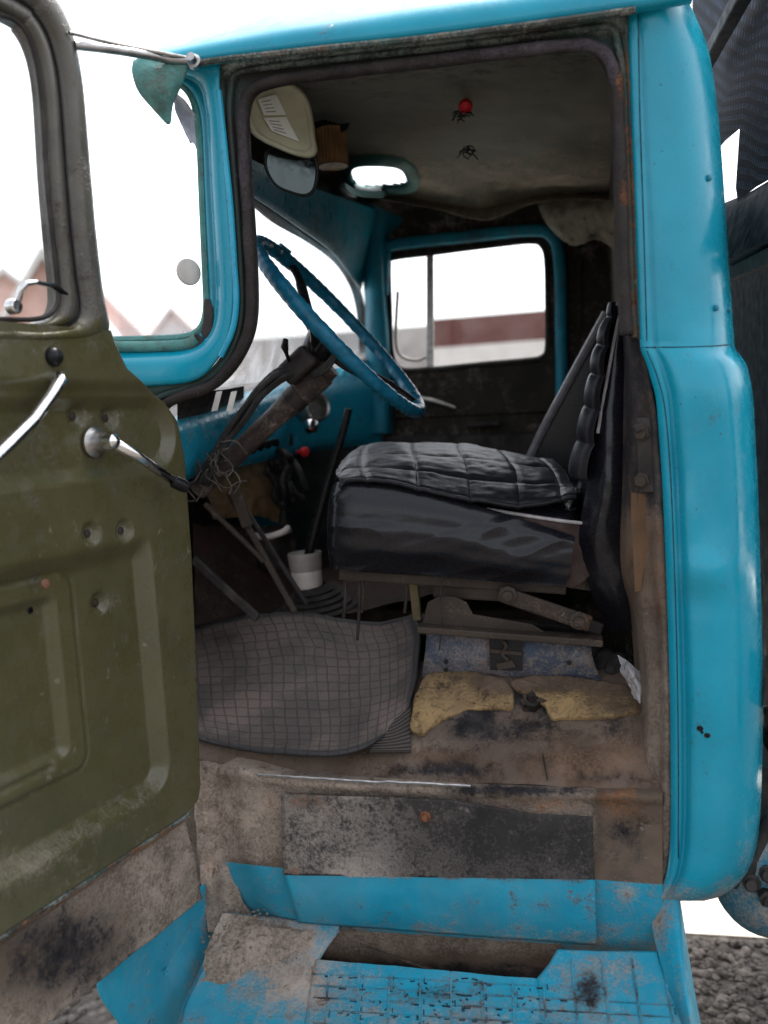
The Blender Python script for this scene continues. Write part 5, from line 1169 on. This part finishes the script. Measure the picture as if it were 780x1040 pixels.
# clods
rk = []
def ico(sub):
    bm = bmesh.new(); bmesh.ops.create_icosphere(bm, subdivisions=sub, radius=1); bm.verts.index_update()
    r = [tuple(v.co) for v in bm.verts], [tuple(v.index for v in f.verts) for f in bm.faces]; bm.free(); return r
ICO = {1: ico(1), 2: ico(2)}
def rocks(name, N_, gen, mat, **k):
    V, Fc = [], []
    for i in range(N_):
        c, r = gen(i); iv, if_ = ICO[1 if r < .012 else 2]; b0 = len(V)
        s = (rnd.uniform(.8, 1.35), rnd.uniform(.7, 1.1), rnd.uniform(.45, .8)); a = rnd.uniform(0, 6.28); ca, sa = math.cos(a), math.sin(a)
        for v in iv:
            f_ = r*(1+.34*nz(v, 1.3, i*.7)+.15*nz(v, 3.1, i*.4)); x, y = v[0]*s[0]*f_, v[1]*s[1]*f_
            V.append((c[0]+x*ca-y*sa, c[1]+x*sa+y*ca, c[2]+v[2]*s[2]*f_))
        Fc += [tuple(b0+q for q in f) for f in if_]
    o = obj(name, V, Fc, mat, smooth=False); return tag(o, **k)
def g1(i):
    x, y = rnd.uniform(205, 305), rnd.uniform(935, 990); y = y-(x-205)*.12
    return at(x, y, stepY(y))+np.array([0, 0, .008+rnd.uniform(0, .006)]), rnd.uniform(.0015, .0045)
rocks('soil_crumbs', 110, g1, simple('soil crumb', (.17, .14, .115), .95, 0, .35, 50, .4), label='small soil crumbs scattered over the caked step corner', cat='soil', kind='stuff')

# ================================================================== GROUND AND SURROUNDINGS
M = Mat('gravel ground'); vor = N(M.nt, 'ShaderNodeTexVoronoi'); vor.inputs['Scale'].default_value = 28; M.link(M.tc.outputs['Object'], vor.inputs['Vector'])
c = M.mix(M.ramp(M.noise(3, 6), .3, .7), (.16, .14, .12), (.23, .20, .175)); c = M.mix(M.ramp(vor.outputs['Distance'], .1, .5), c, (.07, .06, .05)); c = M.mix(M.math('MULTIPLY', M.noise(90, 4), .5), c, (.25, .22, .19))
M.link(c, M.b.inputs['Base Color']); M.b.inputs['Roughness'].default_value = .95; M.bump(vor.outputs['Distance'], .6, .02); M.bump(M.noise(60, 6), .5, .01)
me = bpy.data.meshes.new('ground'); s_ = 600
me.from_pydata([(-s_, -s_, 0), (s_, -s_, 0), (s_, s_, 0), (-s_, s_, 0)], [], [(0, 1, 2, 3)]); me.materials.append(M.m)
gr = bpy.data.objects.new('ground', me); COL.objects.link(gr); gr['kind'] = 'structure'
me = bpy.data.meshes.new('sunlit_patch'); me.from_pydata([(-60, 1.22, .004), (90, 1.22, .004), (90, 9, .004), (-60, 9, .004)], [], [(0, 1, 2, 3)]); me.materials.append(simple('pale sunlit ground', (.60, .55, .49), .95, 0, .12, 6, .3))  # pale sheet paints in the blown-out sunlit ground past the truck's shadow
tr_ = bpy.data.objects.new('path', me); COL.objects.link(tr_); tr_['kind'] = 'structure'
M = Mat('pebble'); oi = M.noise(38, 3)
M.link(M.mix(M.ramp(oi, .35, .65), (.055, .045, .038), (.20, .17, .145)), M.b.inputs['Base Color']); M.b.inputs['Roughness'].default_value = .85; M.bump(M.noise(120, 4), .3, .003)
def g2(i):
    if i < 9000: x, y = rnd.uniform(.5, 1.35), rnd.uniform(-.1, 1.2)
    else: x, y = rnd.uniform(-1.6, -.6), rnd.uniform(.1, 1.4)
    r = .0025+.017*rnd.random()**4.5
    return np.array([x, y, r*.25]), r
rocks('gravel', 11000, g2, M.m, label='loose gravel and pebbles on the ground under the truck', cat='gravel', kind='stuff')

m_brick = simple('haze lightened brick', (.72, .47, .40), .9, 0, .06, 2, .1); m_roofg = simple('grey roof sheet', (.60, .59, .62), .7, 0, .12, 1, .1)  # house tones lightened to put haze and overexposure into the colour
m_roofr = simple('red roof tile', (.74, .45, .40), .8, 0, .06, 1, .1); m_trim = simple('white barge board', (.7, .68, .65), .6, 0, .05, 1, 0); m_pane = simple('dark window pane', (.06, .07, .08), .15, 0, .2, 2, 0)
def house(px, py, dist, wd, wall_h, roof_h, dp_, wallm, roofm, lab, rz=0):
    P = CAM+ray(px, py)*dist; h = empty('house', (P[0], P[1], 0), lab, 'house', 'houses beyond the truck'); h.rotation_euler = (0, 0, rz)
    def loc(v): return v
    a, d = wd/2, dp_
    def mk(nm, V, f, m, smooth=False):
        o = obj(nm, V, f, m, None, smooth=smooth); o.parent = h; return o
    mk('wall', [(-a, 0, 0), (a, 0, 0), (a, d, 0), (-a, d, 0), (-a, 0, wall_h), (a, 0, wall_h), (a, d, wall_h), (-a, d, wall_h), (0, 0, wall_h+roof_h), (0, d, wall_h+roof_h)], [(0, 1, 5, 8, 4), (2, 3, 7, 9, 6), (1, 2, 6, 5), (3, 0, 4, 7)], wallm)
    e = .35; k = roof_h/a
    for s in (-1, 1):
        V = [(s*(a+e), -e, wall_h-e*k), (0, -e, wall_h+roof_h+.02), (0, d+e, wall_h+roof_h+.02), (s*(a+e), d+e, wall_h-e*k)]
        mk('roof', V+[(x, y, z+.15) for x, y, z in V], [(0, 1, 2, 3), (7, 6, 5, 4), (0, 4, 5, 1), (3, 2, 6, 7), (0, 3, 7, 4), (1, 5, 6, 2)], roofm)
        V = [(s*(a+e), -e-.06, wall_h-e*k-.1), (0, -e-.06, wall_h+roof_h-.1), (0, -e-.06, wall_h+roof_h+.22), (s*(a+e), -e-.06, wall_h-e*k+.22)]
        mk('barge_board', V+[(x, y+.05, z) for x, y, z in V], [(0, 1, 2, 3), (7, 6, 5, 4), (0, 4, 5, 1), (3, 2, 6, 7), (0, 3, 7, 4), (1, 5, 6, 2)], m_trim)
    for wx in (-a*.45, a*.45):
        mk('window', [(wx-.5, -.03, wall_h*.35), (wx+.5, -.03, wall_h*.35), (wx+.5, -.03, wall_h*.75), (wx-.5, -.03, wall_h*.75)], [(0, 1, 2, 3)], m_pane)
    return h
house(52, 330, 27, 3.6, 4.6, 2.6, 7, m_brick, m_roofg, 'brick gable house with grey roof and white barge boards, nearer one behind the door window', R(22))
house(10, 330, 44, 6.0, 7.4, 2.6, 9, m_brick, m_roofg, 'larger brick house with grey roof standing farthest left behind the door window', R(22))
house(106, 320, 52, 4, 7.6, 2.4, 8, m_brick, m_roofr, 'red roofed house seen between the door and the windscreen corner', R(12))
house(176, 330, 52, 4.5, 6.2, 2.6, 9, simple('pale plaster', (.75, .70, .68), .9, 0, .05, 1, 0), m_roofr, 'pale house with red roof seen through the dusty corner pane', R(14))
# long red-brown shed and pale low wall beyond the far door
def wallblock(nm, x0, x1, Yd, z0, z1, mat, dpt, lab, cat):
    V = [(x0, Yd, z0), (x1, Yd, z0), (x1, Yd+dpt, z0), (x0, Yd+dpt, z0), (x0, Yd, z1), (x1, Yd, z1), (x1, Yd+dpt, z1), (x0, Yd+dpt, z1)]
    o = obj(nm, V, [(0, 1, 5, 4), (1, 2, 6, 5), (2, 3, 7, 6), (3, 0, 4, 7), (4, 5, 6, 7)], mat, None, smooth=False); return tag(o, lab, cat)
p0, p1 = at(438, 320, 26), at(640, 312, 26)
o = wallblock('shed', p0[0]-.1, p1[0]+16, 26, 0, (p0[2]+p1[2])/2, simple('red brown cladding', (.115, .045, .04), .8, 0, .1, 3, .1), 6, 'long red brown shed across the yard beyond the far window', 'shed')
q = at(500, 349, 24); o = wallblock('low_wall', -3.5, q[0]+18, 24, 0, q[2], simple('white washed wall', (.68, .64, .6), .85, 0, .08, 2, .1), .3, 'low pale wall in front of the red brown shed', 'wall')
q = at(415, 332, 30); p = at(437, 332, 30)
o = wallblock('outbuilding', at(396, 330, 30)[0]-6, p[0], 30, 0, q[2], simple('pale grey render', (.45, .42, .40), .85, 0, .1, 2, .1), 5, 'pale grey outbuilding left of the red brown shed', 'outbuilding')
